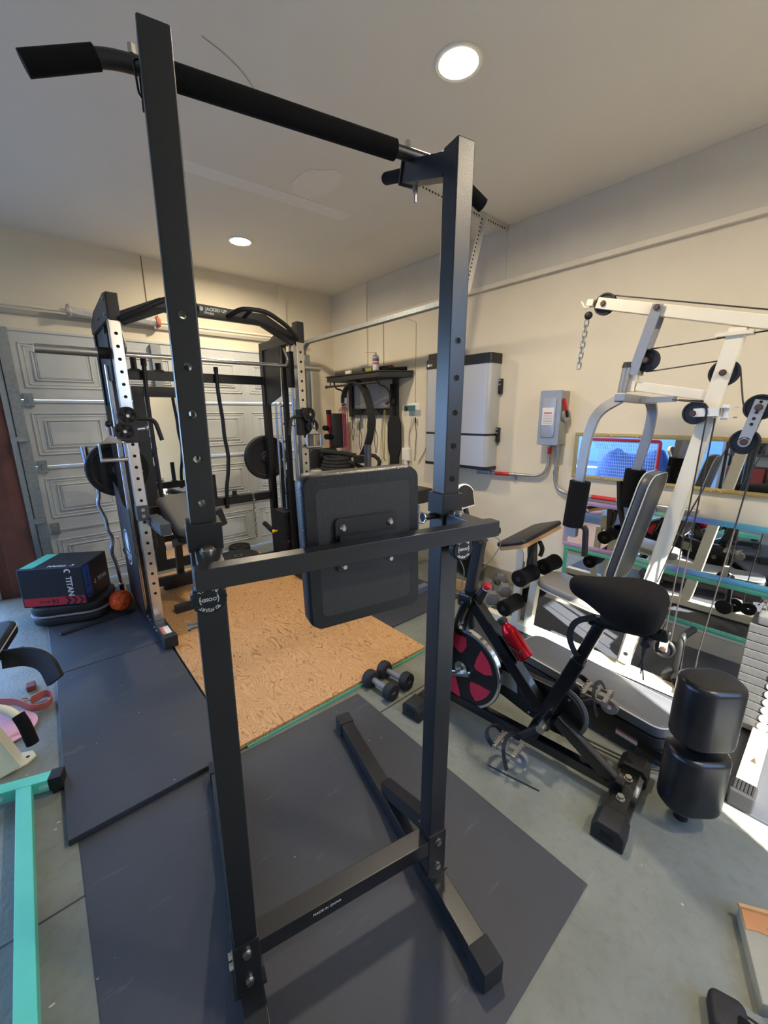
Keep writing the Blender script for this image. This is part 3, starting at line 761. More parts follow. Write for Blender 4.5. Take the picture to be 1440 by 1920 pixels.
    o1 = [mb.bm.verts.new(Mb @ V((*p, .001))) for p in ell]; i1 = [mb.bm.verts.new(Mb @ V((*p, .001))) for p in eli]
    for k in range(48): mb.bm.faces.new((o1[k], o1[(k + 1) % 48], i1[(k + 1) % 48], i1[k]))
    badge = mb.build('badge_ring', WHITEP, sh)
    mb = MB(); mb.prism([(-.05, -.02), (-.06, .05), (-.02, .10), (.03, .10), (.055, .05), (.04, .0), (.06, -.03), (.0, -.03)], .0008, Mb @ Matrix.Translation((0, .005, .0004))); mb.build('badge_figure', WHITEP, sh)
    text('lettering', 'JACKED UP', .034, Mb @ Matrix.Translation((0, -.055, .0012)), WHITEP, sh, .0003, bold=.0006)
    text('lettering', 'FITNESS', .024, Mb @ Matrix.Translation((0, -.085, .0012)), WHITEP, sh, .0003, bold=.0004)
    # lower roller carriage with coil spring on the front rod
    mb = MB(); pts = [(x0 - .0 * g + .019 * math.cos(i * .55), 3.045 + .019 * math.sin(i * .55), .55 + i * .00085) for i in range(120)]; mb.tube(pts, .0035, n=6); mb.build('coil_spring', CHROME, rk)
    mb = MB(); mb.cyl((x0, 3.045, .47), (x0, 3.045, .55), .022, n=18); mb.cyl((x0, 3.045, .652), (x0, 3.045, .685), .022, n=18); mb.build('rod_stop', MATTE, rk)
    # pulley trolley
    tz = 1.40
    mb = MB(); mb.box((x0 - .036, FY - .036, tz - .11), (x0 + .036, FY + .036, tz + .09), bev=.003)
    mb.prism([(-.04, -.10), (.03, -.10), (.03, .09), (-.02, .09)], .006, frame((x0 - .02, FY - .043, tz), (1, 0, 0), ydir=(0, 0, 1)))
    tr = mb.build('pulley_trolley', RB, rk)
    for dx, dz in ((-.016, .05), (-.042, -.04)):
        c = V((x0 + dx * g, FY - .075, tz + dz))
        mb = MB(); mb.lathe([(.012, -.014), (.02, -.014), (.02, -.008), (.04, -.008), (.042, -.014), (.052, -.016), (.053, -.012), (.048, 0), (.053, .012), (.052, .016), (.012, .016)], c, (0, 1, 0), 32); pu = mb.build('pulley_wheel', MATTE, tr)
        mb = MB(); mb.cyl(c + V((0, -.03, 0)), c + V((0, .04, 0)), .009, n=14); mb.build('axle', ZINC, pu)
        mb = MB()
        for a in range(5):
            q = V((.03 * math.cos(a * 1.2566 + .3), -.0165, .03 * math.sin(a * 1.2566 + .3))); mb.sph(c + q * 1.0, .0095, (1, .15, 1), 10)
        build_split(mb, 'spoke_gap', HOLEIN, pu)
    mb = MB(); mb.tube([(x0 + .03 * g, FY - .05, tz + .035), (x0 + .13 * g, FY - .06, tz + .03), (x0 + .155 * g, FY - .07, tz - .10)], .0125, corner=.04, n=12); mb.build('trolley_handle', MATTE, tr)
    mb = MB(); mb.cyl((x0 + .03 * g, FY - .02, tz - .03), (x0 + .09 * g, FY - .02, tz - .025), .008, n=12); mb.sph((x0 + .09 * g, FY - .02, tz - .025), .014); mb.build('pop_pin', CHROME, tr)
    # cable stopper and D handle (the handle hangs, a thing of its own)
    cb = V((x0 - (.115 if side == 'L' else -.045), FY - .09, tz + .005))
    mb = MB(); mb.sph(cb, .019); mb.build('cable_ball', MATTE, tr)
    dh = thing('pulley_stirrup', 'chrome D-shaped cable handle hanging from the left rack pulley' if side == 'L' else 'chrome D-shaped cable handle hanging from the right rack pulley', 'cable handle', tuple(cb + V((0, 0, -.2))), 0, 'chrome cable handles')
    mb = MB(); mb.tube([cb + V((-.012, 0, -.015)), cb + V((.012, 0, -.015)), cb + V((.014, 0, -.075)), cb + V((-.006, 0, -.075))], .004, corner=.012, n=8, closed=True); mb.build('carabiner', CHROME, dh)
    mb = MB(); mb.prism([(-.01, .02), (.01, .02), (.045, -.018), (-.045, -.018)], .004, frame(cb + V((0, 0, -.085)), (1, 0, 0), ydir=(0, 0, 1))); mb.build('bracket_plate', CHROME, dh)
    mb = MB(); mb.tube([cb + V((.062, -.0, -.205)), cb + V((.062, 0, -.105)), cb + V((-.062, 0, -.105)), cb + V((-.062, 0, -.205))], .0055, corner=.014, n=8); mb.build('bail', CHROME, dh)
    mb = MB(); mb.cyl(cb + V((-.066, 0, -.205)), cb + V((.066, 0, -.205)), .0125, n=16); mb.build('hand_grip', CHROME, dh)
    # spotter arm on the left upright
    if side == 'L':
        mb = MB(); mb.box((x0 - .034, FY - .034, .80), (x0 + .034, FY + .034, .90), bev=.003); mb.box((x0 + .03, FY - .30, .75), (x0 + .09, FY + .03, .82), bev=.003); sa = mb.build('spotter_arm', mat('blue_grey_steel', (60, 66, 76), .4), rk)
        mb = MB()
        for k in range(5): mb.cyl((x0 + .0298, FY - .28 + k * .05, .785), (x0 + .0290, FY - .28 + k * .05, .785), .008, n=10)
        bolt(mb, (x0, FY - .034, .83), (0, -1, 0), .009, .004); bolt(mb, (x0, FY - .034, .87), (0, -1, 0), .009, .004)
        build_split(mb, 'bolt', ZINC, sa)
        mb = MB(); pts = [(x0 + .06 + .02 * math.cos(i * .6), FY + .12 + .02 * math.sin(i * .6), .56 + i * .0016) for i in range(110)]; mb.tube(pts, .005, n=6); mb.build('bump_spring', MATTE, rk)

# beams
BY = FY
mb = MB(); mb.prism([(.53, 1.965), (.75, 2.065), (1.37, 2.065), (1.61, 1.955), (1.64, 1.985), (1.64, 2.02), (1.40, 2.14), (.73, 2.14), (.50, 2.03), (.50, 1.985)], .05, frame((0, BY + .025, 0), (1, 0, 0), ydir=(0, 0, 1)), bev=.004); pbm = mb.build('pull_up_beam', RB, rk)
Ml = frame((1.055, BY - .0262, 2.112), (1, 0, 0), ydir=(0, 0, 1))
text('lettering', 'JACKED UP', .027, Ml @ Matrix.Translation((.004, .002, 0)), WHITEP, pbm, .0005, bold=.0009)
text('lettering', 'FITNESS', .017, Ml @ Matrix.Translation((-.042, -.022, 0)), WHITEP, pbm, .0005, bold=.0006)
mb = MB(); 
for cx in (-.118, -.090): mb.prism([(cx + .013 * math.cos(a * PI / 8), .001 + .013 * math.sin(a * PI / 8)) for a in range(16)], .0006, Ml)
mb.prism([(-.122, -.003), (-.083, -.003), (-.083, .004), (-.122, .004)], .0006, Ml @ Matrix.Translation((0, .0, .0001))); mb.build('dumbbell_mark', WHITEP, pbm)
for pts in ([(1.135, 2.885, 2.09), (1.19, 2.78, 2.13), (1.36, 2.78, 2.13), (1.52, 2.80, 2.06), (1.635, 2.87, 2.0)], [(.93, 2.885, 2.085), (.905, 2.78, 2.095), (.86, 2.78, 2.125), (.74, 2.78, 2.115), (.60, 2.80, 2.035), (.505, 2.87, 1.99)]):
    mb = MB(); mb.tube(pts, .0155, corner=.06, n=12); mb.build('pull_up_grip', MATTE, rk)
for x in (1.25, .85):
    mb = MB(); mb.cyl((x, 2.90, 2.10), (x, 2.785, 2.125), .013, n=12); mb.build('grip_post', MATTE, rk)
for z, nm in ((1.74, 'rear_cross_member'), (.72, 'rear_cross_member'), (.13, 'rear_cross_member')):
    mb = MB(); mb.box((LX + .03, RY - .02, z - .035), (RX - .03, RY + .02, z + .035), bev=.003); mb.build(nm, RB, rk)
for x, z0, z1 in ((.66, 1.775, 1.87), (.82, 1.775, 1.83), (1.02, 1.775, 1.90), (1.13, .755, .96), (1.30, .755, .80)):
    mb = MB(); mb.cyl((x, RY, z0), (x, RY, z1), .02, n=18); mb.box((x - .03, RY - .025, z0 - .01), (x + .03, RY + .025, z0 + .006)); mb.build('storage_post', MATTE, rk)
for x in (LX, RX):
    mb = MB(); mb.cyl((x, RY + .03, 1.06), (x, RY + .22, 1.06), .0245, n=20); mb.build('plate_peg', RB, rk)
    mb = MB(); mb.cyl((x - .02, RY + .03, .36), (x - .02, RY + .2, .40), .0245, n=20); mb.build('plate_peg', RB, rk)
# smith bar on its carriages
mb = MB(); mb.cyl((.40, 3.045, 1.816), (1.74, 3.045, 1.822), .0145, n=18); sb = mb.build('smith_bar', CHROME, rk)
for a, b in (((.10, 3.045, 1.815), (.40, 3.045, 1.816)), ((1.735, 3.045, 1.822), (1.925, 3.045, 1.823))):
    mb = MB(); mb.cyl(a, b, .0255, n=28); mb.build('sleeve', mat('satin_chrome', (190, 186, 178), .3, 1.0, .05), sb)
for x, g in ((LX, 1), (RX, -1)):
    mb = MB(); mb.box((x - .03, 3.01, 1.66), (x + .03, 3.08, 1.93), bev=.006); mb.cyl((x - .085 * g, 3.045, 1.816), (x - .03 * g, 3.045, 1.816), .034, n=20); mb.build('bar_carriage', MATTE, rk)
    mb = MB(); mb.tube([(x + .055 * g, 3.03, 1.82), (x + .055 * g, 2.99, 1.86), (x + .055 * g, 3.05, 1.95)], .008, corner=.02, n=8); mb.build('safety_hook', ZINC, rk)

# bumper plates on the rear pegs and on the floor
def plate(name, lab, c, ax, r, th, group, hole=.026, m=None):
    p = thing(name, lab, 'weight plate', tuple(V(c) + V((0, 0, -r if abs(ax[2]) < .5 else -th / 2))), 0, group)
    prof = [(hole, -th / 2), (r * .28, -th / 2), (r * .30, -th * .36), (r * .78, -th * .36), (r * .82, -th / 2), (r * .97, -th / 2), (r, -th * .35), (r, th * .35), (r * .97, th / 2), (r * .82, th / 2), (r * .78, th * .36), (r * .30, th * .36), (r * .28, th / 2), (hole, th / 2), (hole, -th / 2)]
    mb = MB(); mb.lathe(prof, c, ax, 48); mb.build('plate_body', m or RUBBER, p)
    mb = MB(); t2 = th / 2 + .001; mb.lathe([(hole - .0008, -t2), (r * .2, -t2), (r * .2, t2), (hole - .0008, t2), (hole - .0008, -t2)], c, ax, 32); mb.build('hub_ring', mat('hub_steel', (120, 120, 122), .4, .8), p)
    return p
GP = 'black bumper plates'
plate('bumper_plate', 'black bumper plate hung on the right rear of the rack', (RX - .10 + .10, RY + .10, 1.06), (0, 1, 0), .205, .055, GP)
plate('bumper_plate', 'black bumper plate hung on the left rear of the rack behind the chrome handle', (LX, RY + .10, 1.06), (0, 1, 0), .205, .055, GP)
plate('bumper_plate', 'black bumper plate lying flat on the floor behind the rack', (1.40, 3.86, .0585), (0, 0, 1), .20, .055, GP)
plate('weight_plate', 'small thick black plate lying behind the larger one at the rack', (1.535, 4.17, .0425), (0, 0, 1), .11, .085, GP)

# hanging black bent bar, chain
t = thing('curl_bar', 'black bent curl bar hanging upright on the rear of the rack', 'barbell', (1.21, 3.49, .68))
mb = MB(); mb.tube([(1.227, 3.485, 1.82), (1.228, 3.485, 1.62), (1.245, 3.485, 1.40), (1.243, 3.485, 1.28), (1.262, 3.485, 1.12), (1.243, 3.485, .95), (1.222, 3.485, .86), (1.209, 3.485, .68)], .0155, corner=.05, n=14); bar = mb.build('shaft', mat('black_oxide_bar', (46, 44, 44), .35, .5), t)
mb = MB(); mb.cyl((1.2095, 3.485, .695), (1.208, 3.485, .665), .019, n=16); mb.cyl((1.227, 3.485, 1.79), (1.227, 3.485, 1.825), .018, n=16); build_split(mb, 'collar', MATTE, t)
t = thing('lat_bar', 'slim black bar hanging on the rear of the rack left of the tower post', 'barbell', (.71, 3.47, .77))
mb = MB(); mb.tube([(.713, 3.465, 1.83), (.702, 3.465, 1.55), (.706, 3.465, 1.15), (.712, 3.465, .78)], .0155, corner=.1, n=14); mb.build('shaft', BLACK, t)
mb = MB(); mb.cyl((.712, 3.465, 1.80), (.713, 3.465, 1.85), .02, n=16); mb.build('collar', MATTE, t)
def chain(name, lab, p0, n, L, wire, dirv=(0, 0, -1), clip=True, group=None):
    t = thing(name, lab, 'chain', tuple(V(p0) + V(dirv) * L * n * .8))
    d = V(dirv).normalized(); u = d.orthogonal().normalized(); w = d.cross(u); p = V(p0)
    if clip:
        mb = MB(); mb.tube([p + u * .011, p - u * .011, p - u * .013 + d * .06, p + u * .013 + d * .06], .0035, corner=.01, n=8, closed=True); mb.build('carabiner', ZINC, t); p = p + d * .055
    for k in range(n):
        a = u if k % 2 else w
        mb = MB(); mb.tube([p + a * L * .3, p - a * L * .3, p - a * L * .3 + d * L, p + a * L * .3 + d * L], wire, corner=L * .29, n=6, closed=True, cn=3); mb.build('chain_link', ZINC, t); p = p + d * L * .78
    return t
chain('lifting_chain', 'steel chain hanging from a clip on the rear of the rack', (1.458, RY - .028, .76), 14, .032, .0035)

# EZ bar standing at the left
t = thing('ez_curl_bar', 'chrome EZ curl bar standing upright behind the black foam box', 'barbell', (.325, 3.72, .02))
mb = MB(); mb.tube([(.308, 3.72, 1.06), (.316, 3.72, .97), (.338, 3.72, .93), (.338, 3.72, .86), (.318, 3.72, .80), (.356, 3.72, .66), (.352, 3.72, .59), (.375, 3.72, .53), (.372, 3.72, .47), (.352, 3.72, .40), (.372, 3.72, .30), (.385, 3.72, .12)], .0135, corner=.035, n=12); mb.build('shaft', CHROME, t)
mb = MB(); mb.cyl((.306, 3.72, 1.07), (.296, 3.72, 1.235), .0255, n=24); mb.cyl((.307, 3.72, 1.055), (.306, 3.72, 1.072), .033, n=24); mb.build('sleeve', CHROME, t)
mb = MB(); mb.cyl((.386, 3.72, .02), (.385, 3.72, .13), .0255, n=24); mb.build('sleeve', CHROME, t)

# wall mirror in a wide black frame leaning on the door
MIRR = None
def mirror_mat():
    m, nt, b = _nodes('mirror_glass'); b.inputs['Base Color'].default_value = (.86, .88, .87, 1); b.inputs['Metallic'].default_value = 1; b.inputs['Roughness'].default_value = .015; return m
MIRR = mirror_mat()
t = thing('standing_mirror', 'tall mirror in a wide black frame standing behind the rack', 'mirror', (.98, 4.15, 0))
my = 4.16
mb = MB()
for lo, hi in (((.735, 0), (.825, 1.70)), ((1.20, 0), (1.29, 1.70)), ((.825, 1.61), (1.20, 1.70)), ((.825, 0), (1.20, .10))): mb.box((lo[0], my, lo[1]), (hi[0], my + .03, hi[1]))
mb.build('frame', RB, t, bevel=.004)
mb = MB(); mb.box((.825, my + .012, .10), (1.20, my + .02, 1.61)); mb.build('glass', MIRR, t)

# adjustable bench standing inside the rack
t = thing('workout_bench', 'padded black workout bench standing on the plywood inside the rack', 'bench', (.86, 3.2, PZ))
mb = MB(); mb.cushion(.27, .62, .075, frame((.80, 3.22, .70), (1, 0, 0), ydir=(0, .96, .25)), .06, edge=.03); mb.build('back_pad', mat('grey_stitched_vinyl', (84, 84, 84), .4, 0, .06, 60, .2, 300), t)
mb = MB(); mb.cushion(.25, .56, .05, frame((.80, 3.22, .645), (1, 0, 0), ydir=(0, .96, .25)), .05, edge=.015); mb.build('pad_base', MATTE, t)
mb = MB(); mb.cyl((.955, 2.99, .78), (.985, 2.985, .66), .04, n=20); mb.build('roller_pad', VINYL, t)
mb = MB(); mb.bar((.80, 3.0, .62), (.80, 3.62, .40), .06, .06); mb.bar((.80, 3.05, .60), (.80, 3.10, PZ + .05), .05, .05); mb.bar((.80, 3.55, .42), (.80, 3.60, PZ + .05), .05, .05); mb.box((.62, 3.06, PZ), (.98, 3.12, PZ + .05)); mb.box((.66, 3.57, PZ), (.94, 3.63, PZ + .05)); mb.build('frame', RB, t)

# ================================================================== LEFT PILE: foam box, slab, ball
def rot2(M, ang): return M @ Matrix.Rotation(ang, 4, 'Z')
t = thing('base_slab', 'low rounded black step platform with a grey band under the foam box', 'step platform', (.05, 3.62, .026))
mb = MB()
BF = Matrix.Translation((.075, 3.60, .026)) @ Matrix.Rotation(math.radians(-22), 4, 'Z')
mb.prism(rrect(.46, .40, .12), .065, BF, bev=.02); mb.build('lower_tier', MATTE, t)
mb = MB(); mb.prism(rrect(.475, .41, .125), .012, BF @ Matrix.Translation((0, 0, .066)), bev=.004); mb.build('grey_band', mat('grey_band', (120, 124, 130), .5), t)
mb = MB(); mb.prism(rrect(.465, .40, .12), .066, BF @ Matrix.Translation((0, 0, .078)), bev=.02); mb.build('upper_tier', MATTE, t)
tb = thing('plyo_box', 'black foam jump box with red, blue and green bands beside the orange ball', 'jump box', (.0, 3.6, .17), math.radians(-30.6))
BOX = Matrix.Translation((-.209, 3.538, 0)) @ Matrix.Rotation(math.radians(-30.6), 4, 'Z')   # x along front, y into depth
FOAMB = mat('navy_black_vinyl', (24, 26, 34), .5, 0, .08, 20, .06, 300)
z0, z1, bw, bd = .172, .45, .397, .343
mb = MB(BOX); mb.box((0, 0, z0), (bw, bd, z1), bev=.008, seg=3); mb.build('foam_block', FOAMB, tb)
RED = mat('red_band', (168, 36, 44), .5); BLU = mat('blue_band', (34, 78, 150), .5); GRN = mat('green_band', (92, 190, 160), .5)
mb = MB(BOX); mb.box((.012, -.0012, z0 + .01), (bw - .012, 0, z0 + .068)); rb_ = mb.build('red_band', RED, tb)
mb = MB(BOX); mb.box((bw, .006, z0 + .07), (bw + .0012, .085, z1 - .01)); bl_ = mb.build('blue_band', BLU, tb)
mb = MB(BOX); mb.prism([(.012, .02), (.09, .02), (.09, bd - .02), (.012, bd - .02)], .0012, Matrix.Translation((0, 0, z1))); mb.build('green_band', GRN, tb)
Fr = BOX @ frame((0, -.0018, 0), (1, 0, 0), ydir=(0, 0, 1)); Rs = BOX @ frame((bw + .0018, 0, 0), (0, 1, 0), ydir=(0, 0, 1)); Tp = BOX @ Matrix.Translation((0, 0, z1 + .0004))
mb = MB()
for k in range(3):
    x = bw - .135 + k * .04; mb.prism([(x, z0 + .012), (x + .018, z0 + .012), (x + .04, z0 + .039), (x + .018, z0 + .066), (x, z0 + .066), (x + .022, z0 + .039)], .0006, Fr)
build_split(mb, 'chevron', FOAMB, rb_, gap=-.001)
mb = MB()
for k in range(3):
    z = z0 + .03 + k * .03; mb.prism([(.008, z + .022), (.045, z), (.083, z + .022), (.083, z + .036), (.045, z + .014), (.008, z + .036)], .0006, Rs)
build_split(mb, 'chevron', BLU, bl_, gap=-.001)
text('lettering', '16', .05, Fr @ Matrix.Translation((.20, z0 + .039, 0)) @ Matrix.Rotation(PI, 4, 'Z'), FOAMB, rb_, .0004, bold=.0012)
text('lettering', 'INCH', .026, Fr @ Matrix.Translation((.135, z0 + .039, 0)) @ Matrix.Rotation(PI, 4, 'Z'), FOAMB, rb_, .0004)
text('lettering', '12', .045, Rs @ Matrix.Translation((.045, z0 + .135, 0)) @ Matrix.Rotation(-PI / 2, 4, 'Z'), FOAMB, bl_, .0004, bold=.0012)
text('lettering', 'INCH', .022, Rs @ Matrix.Translation((.045, z0 + .20, 0)) @ Matrix.Rotation(-PI / 2, 4, 'Z'), FOAMB, bl_, .0004)
def crest(mb, M, s):
    out = [(s * math.cos(math.radians(a)), s * math.sin(math.radians(a))) for a in range(-30, 200, 15)]
    inn = [(.58 * s * math.cos(math.radians(a)) + .08 * s, .5 * s * math.sin(math.radians(a)) - .1 * s) for a in range(185, -45, -15)]
    mb.prism(out + inn, .0006, M)
CR = mat('pale_print', (206, 208, 210), .6)
for M, sz, nm in ((Fr @ Matrix.Translation((.305, z0 + .15, 0)) @ Matrix.Rotation(-PI / 2, 4, 'Z'), .05, 1), (Rs @ Matrix.Translation((.22, z0 + .115, 0)) @ Matrix.Rotation(math.radians(0), 4, 'Z'), .042, 1), (Tp @ Matrix.Translation((.24, .04, 0)) @ Matrix.Rotation(PI, 4, 'Z'), .04, 1)):
    text('lettering', 'TITAN', sz, M @ Matrix.Translation((.01, 0, 0)), CR, tb, .0004, bold=.0012)
    mb = MB(); crest(mb, M @ Matrix.Translation((-sz * 1.95, 0, 0)) @ Matrix.Rotation(PI / 2, 4, 'Z'), sz * .4); mb.build('crest', CR, tb)
# textured orange ball
mb = MB()
r = bmesh.ops.create_icosphere(mb.bm, subdivisions=2, radius=.072)
bmesh.ops.transform(mb.bm, matrix=Matrix.Translation((.330, 3.415, .106)), verts=r['verts'])
C0 = V((.362, 3.50, .090))
bmd = mb.bm
res = bmesh.ops.inset_individual(bmd, faces=bmd.faces[:], thickness=.003, depth=.007)
tag(mb.build('massage_ball', mat('orange_rubber', (244, 104, 48), .5, 0, .1, 40), None, recalc=True), 'textured orange rubber ball on the mat beside the foam box', 'ball')
mb = MB(); mb.bar((-.05, 3.27, .033), (.40, 3.345, .033), .03, .012); tag(mb.build('edge_strip', MATTE, None, bevel=.003), 'narrow black strip lying on the mat in front of the foam box', 'strip')
# ================================================================== CREAM CABLE MACHINE along the right wall
GX = 2.33
gm = thing('cable_machine', 'cream multi-station cable home gym with overhead boom beside the right wall', 'home gym', (GX, .65, .012))
GREYST = mat('grey_hammered_steel', (150, 150, 148), .38, .45, .08, 25)
PUL = mat('pulley_black', (24, 23, 24), .5)
CST = CREAM
def gb(p0, p1, w, h, m, name, parent=gm, up=(1, 0, 0), bev=.004):
    mb = MB(); mb.bar(p0, p1, h, w, up, bev=bev); return mb.build(name, m, parent)
# base, mast, boom
base = gb((GX, -.30, .045), (GX, 1.56, .045), .06, .05, CST, 'base_rail')
gb((GX, .655, .07), (GX, .412, 1.79), .05, .062, CST, 'mast')
boom = gb((GX, 1.0, 1.995), (GX, -.20, 1.645), .05, .052, CST, 'boom')
gb((GX, -.13, .07), (GX, -.13, 1.68), .05, .06, CST, 'rear_mast')
mb = MB(); mb.bar((GX, 1.02, 2.0), (GX, 1.05, 2.005), .03, .05, (1, 0, 0)); mb.tube([(GX - .02, 1.02, 1.995), (GX - .02, 1.06, 1.98), (GX - .02, 1.075, 2.01)], .004, corner=.012, n=8); mb.tube([(GX + .02, 1.02, 1.995), (GX + .02, 1.075, 1.985), (GX + .02, 1.10, 2.025)], .004, corner=.012, n=8); mb.build('boom_hook', CST, gm)
mb = MB(); mb.box((GX - .035, .36, 1.76), (GX + .035, .48, 1.775)); mb.build('boom_plate', CST, gm)
def pulley(c, r, ax, parent=gm, t=.022):
    c = V(c); a = V(ax).normalized(); h = t / 2
    mb = MB(); mb.lathe([(.008, -h), (r * .35, -h), (r * .38, -h * .5), (r * .8, -h * .5), (r * .85, -h), (r * .98, -h), (r, -h * .8), (r * .9, 0), (r, h * .8), (r * .98, h), (r * .85, h), (r * .8, h * .5), (r * .38, h * .5), (r * .35, h), (.008, h)], c, ax, 32)
    p = mb.build('pulley_wheel', PUL, parent)
    return p
def axle(c, ax, L, parent):
    c, a = V(c), V(ax).normalized()
    for s_ in (-1, 1):
        mb = MB(); bolt(mb, c + a * (L / 2) * s_, a * s_, .011, .006, n=6); mb.build('axle_bolt', mat('rusty_bolt', (96, 74, 64), .5, .6), parent)
for (y, z, r, L) in ((.966, 1.985, .052, .055), (.738, 1.692, .052, .065), (.434, 1.612, .056, .062)):
    p = pulley((GX + (0 if z < 1.65 or z > 1.9 else 0), y, z), r, (1, 0, 0)); axle((GX, y, z), (1, 0, 0), L, p)
# swing hanger: two flat bars, pivot tube, cross plate
for dx in (-.036, .036):
    gb((GX + dx, .715, 1.935), (GX + dx, .785, 1.63), .008, .045, GREYST, 'hanger_bar', bev=.001)
mb = MB(); 
axle((GX, .718, 1.92), (1, 0, 0), .085, gm)
gb((GX, .77, 1.575), (GX, .46, 1.515), .028, .045, CST, 'brace_arm')
mb = MB(); mb.cyl((GX - .03, .825, 1.545), (GX - .03, .815, 1.665), .021, n=20); mb.build('pivot_tube', GREYST, gm)
mb = MB(); mb.cyl((GX - .03, .815, 1.665), (GX - .03, .814, 1.69), .024, .018, n=20); mb.build('pivot_cap', MATTE, gm)
mb = MB(); mb.box((GX - .02, .775, 1.55), (GX + .03, .825, 1.63)); mb.build('pivot_block', CST, gm)
mb = MB(); mb.bar((2.14, .775, 1.518), (2.52, .75, 1.505), .05, .035, bev=.004); mb.box((2.30, .60, 1.495), (2.36, .78, 1.520)); mb.build('cross_plate', GREYST, gm)
# butterfly arms
for pts, foam, grip, nm in (
    ([(2.16, .775, 1.515), (2.14, .868, 1.455), (2.13, .90, 1.33), (2.12, .91, 1.10), (2.115, .92, .82)], ((2.12, .905, 1.105), (2.113, .918, .865)), [(2.105, .86, .875), (2.105, .845, .86), (2.10, .835, .72)], 'l'),
    ([(2.50, .755, 1.505), (2.52, .742, 1.46), (2.525, .745, 1.36), (2.525, .785, 1.12), (2.52, .80, .90)], ((2.525, .785, 1.14), (2.522, .795, .93)), [(2.50, .85, 1.07), (2.50, .83, .915), (2.50, .785, .775)], 'r')):
    mb = MB(); mb.tube(pts, 0, corner=.08, rect=(.018, .046), up=(0, 1, 0), cn=6); arm = mb.build('butterfly_arm', GREYST, gm)
    mb = MB(); mb.cyl(foam[0], foam[1], .050, n=28); mb.build('foam_sleeve', FOAM, arm)
    mb = MB(); mb.box((foam[1][0] - .02, foam[1][1] - .025, foam[1][2] - .055), (foam[1][0] + .02, foam[1][1] + .025, foam[1][2] - .004)); mb.build('arm_end', SILVER, arm)
    mb = MB(); mb.tube(grip, .015, corner=.02, n=14); mb.build('hand_grip', MATTE, arm)
# swivel pulley with white bracket
sc = V((GX - .06, .50, 1.445)); sa = (.9, -.15, .1)
p = pulley(sc, .05, sa); axle(sc, sa, .05, p)
mb = MB()
for s_ in (-.017, .017): mb.bar(sc + V((s_, .005, 0)), sc + V((s_ + .01, -.085, .004)), .006, .036, (0, 0, 1))
mb.bar(sc + V((-.01, -.085, .022)), sc + V((.05, -.12, .022)), .05, .006); mb.bar(sc + V((-.01, -.085, -.02)), sc + V((.05, -.12, -.02)), .05, .006)
mb.cyl(sc + V((.02, -.10, -.03)), sc + V((.02, -.10, .032)), .012, n=12)
mb.build('swivel_bracket', mat('white_bracket', (214, 214, 212), .4), p)
# floating double pulley on a drilled bar
p1, p2 = V((GX - .05, .29, 1.465)), V((GX - .05, .315, 1.325))
pa = pulley(p1, .052, (1, 0, 0)); pb_ = pulley(p2, .052, (1, 0, 0))
mb = MB(); d = (p2 - p1).normalized()
for s_ in (-.017, .017):
    mb.bar(p1 + V((s_, 0, 0)) - d * .03, p2 + V((s_, 0, 0)), .004, .042, (0, 1, 0)); mb.cyl(p2 + V((s_ - .002, 0, 0)), p2 + V((s_ + .002, 0, 0)), .021, n=20)
db_ = mb.build('drilled_bar', SILVER, gm)
mb = MB()
for k in (-.022, .02, .045, .068): mb.cyl(p1 + d * k + V((-.0195, 0, 0)), p1 + d * k + V((-.0202, 0, 0)), .006, n=12)
build_split(mb, 'drilled_hole', HOLEIN, db_)
axle(p1, (1, 0, 0), .04, db_); axle(p2, (1, 0, 0), .04, db_)
# cables
def cable(pts, r=.0032, corner=.02, parent=gm):
    mb = MB(); mb.tube(pts, r, corner=corner, n=8); return mb.build('cable', CABLE, parent)
cable([(GX, .985, 2.035), (GX, -.18, 1.70)])
cable([(GX, .735, 1.744), (GX, .43, 1.76), (GX, .25, 1.77), (GX, -.1, 1.66)], corner=.05)
cable([(GX, .738, 1.640), (GX, .44, 1.666), (GX, .385, 1.64), (GX - .03, .345, 1.47), (GX - .05, .30, 1.415)], corner=.03)
cable([(GX - .04, .60, 1.505), (GX - .07, .53, 1.495), (GX - .08, .46, 1.485), (GX - .07, .455, 1.42), (GX - .07, .47, .33)], corner=.02)
cable([(GX + .02, .59, 1.505), (GX - .01, .44, 1.49), (GX - .04, .43, 1.40), (GX - .05, .445, .33)], corner=.02)
cable([(GX - .05, .36, 1.33), (GX - .06, .47, .95), (GX - .06, .54, .62)], corner=.02)
cable([(GX - .05, .268, 1.31), (GX - .02, .335, .30), (GX - .02, .335, .13)], corner=.02)
# hanging chain below the ball at the boom end
mb = MB(); mb.sph((GX, 1.045, 1.945), .020); mb.build('cable_ball', MATTE, gm)
chain('pulldown_chain', 'short chain hanging from the front end of the cream boom', (GX, 1.05, 1.925), 9, .034, .0035, (0, .08, -1), clip=False)
# back rest, seat
Mb = frame((GX, .675, .86), (1, 0, 0), ydir=(0, -.19, .98)) @ Matrix.Translation((0, 0, -.005))
BRV = mat('grey_black_vinyl', (66, 66, 68), .38, 0, .08, 20, .12, 300)
mb = MB(); mb.prism(rrect(.27, .60, .07), .055, Mb @ Matrix.Diagonal((1, 1, -1, 1)) @ Matrix.Translation((0, 0, -.02)), bev=.018); brp = mb.build('back_rest', BRV, gm)
PIPE = mat('pale_piping', (196, 194, 186), .5)
for dz in (.014, -.03):
    mb = MB(); mb.tube([tuple(Mb @ V((p[0] * 1.01, p[1] * 1.005, dz))) for p in rrect(.27, .60, .07)], .0028, n=6, closed=True); mb.build('piping', PIPE, brp)
mb = MB(); mb.cushion(.27, .42, .055, frame((GX, .95, .385), (1, 0, 0), ydir=(0, 1, .12)), .08, edge=.018); st = mb.build('seat', mat('grey_seat_vinyl', (120, 118, 114), .45, 0, .06, 20, .1, 300), gm)
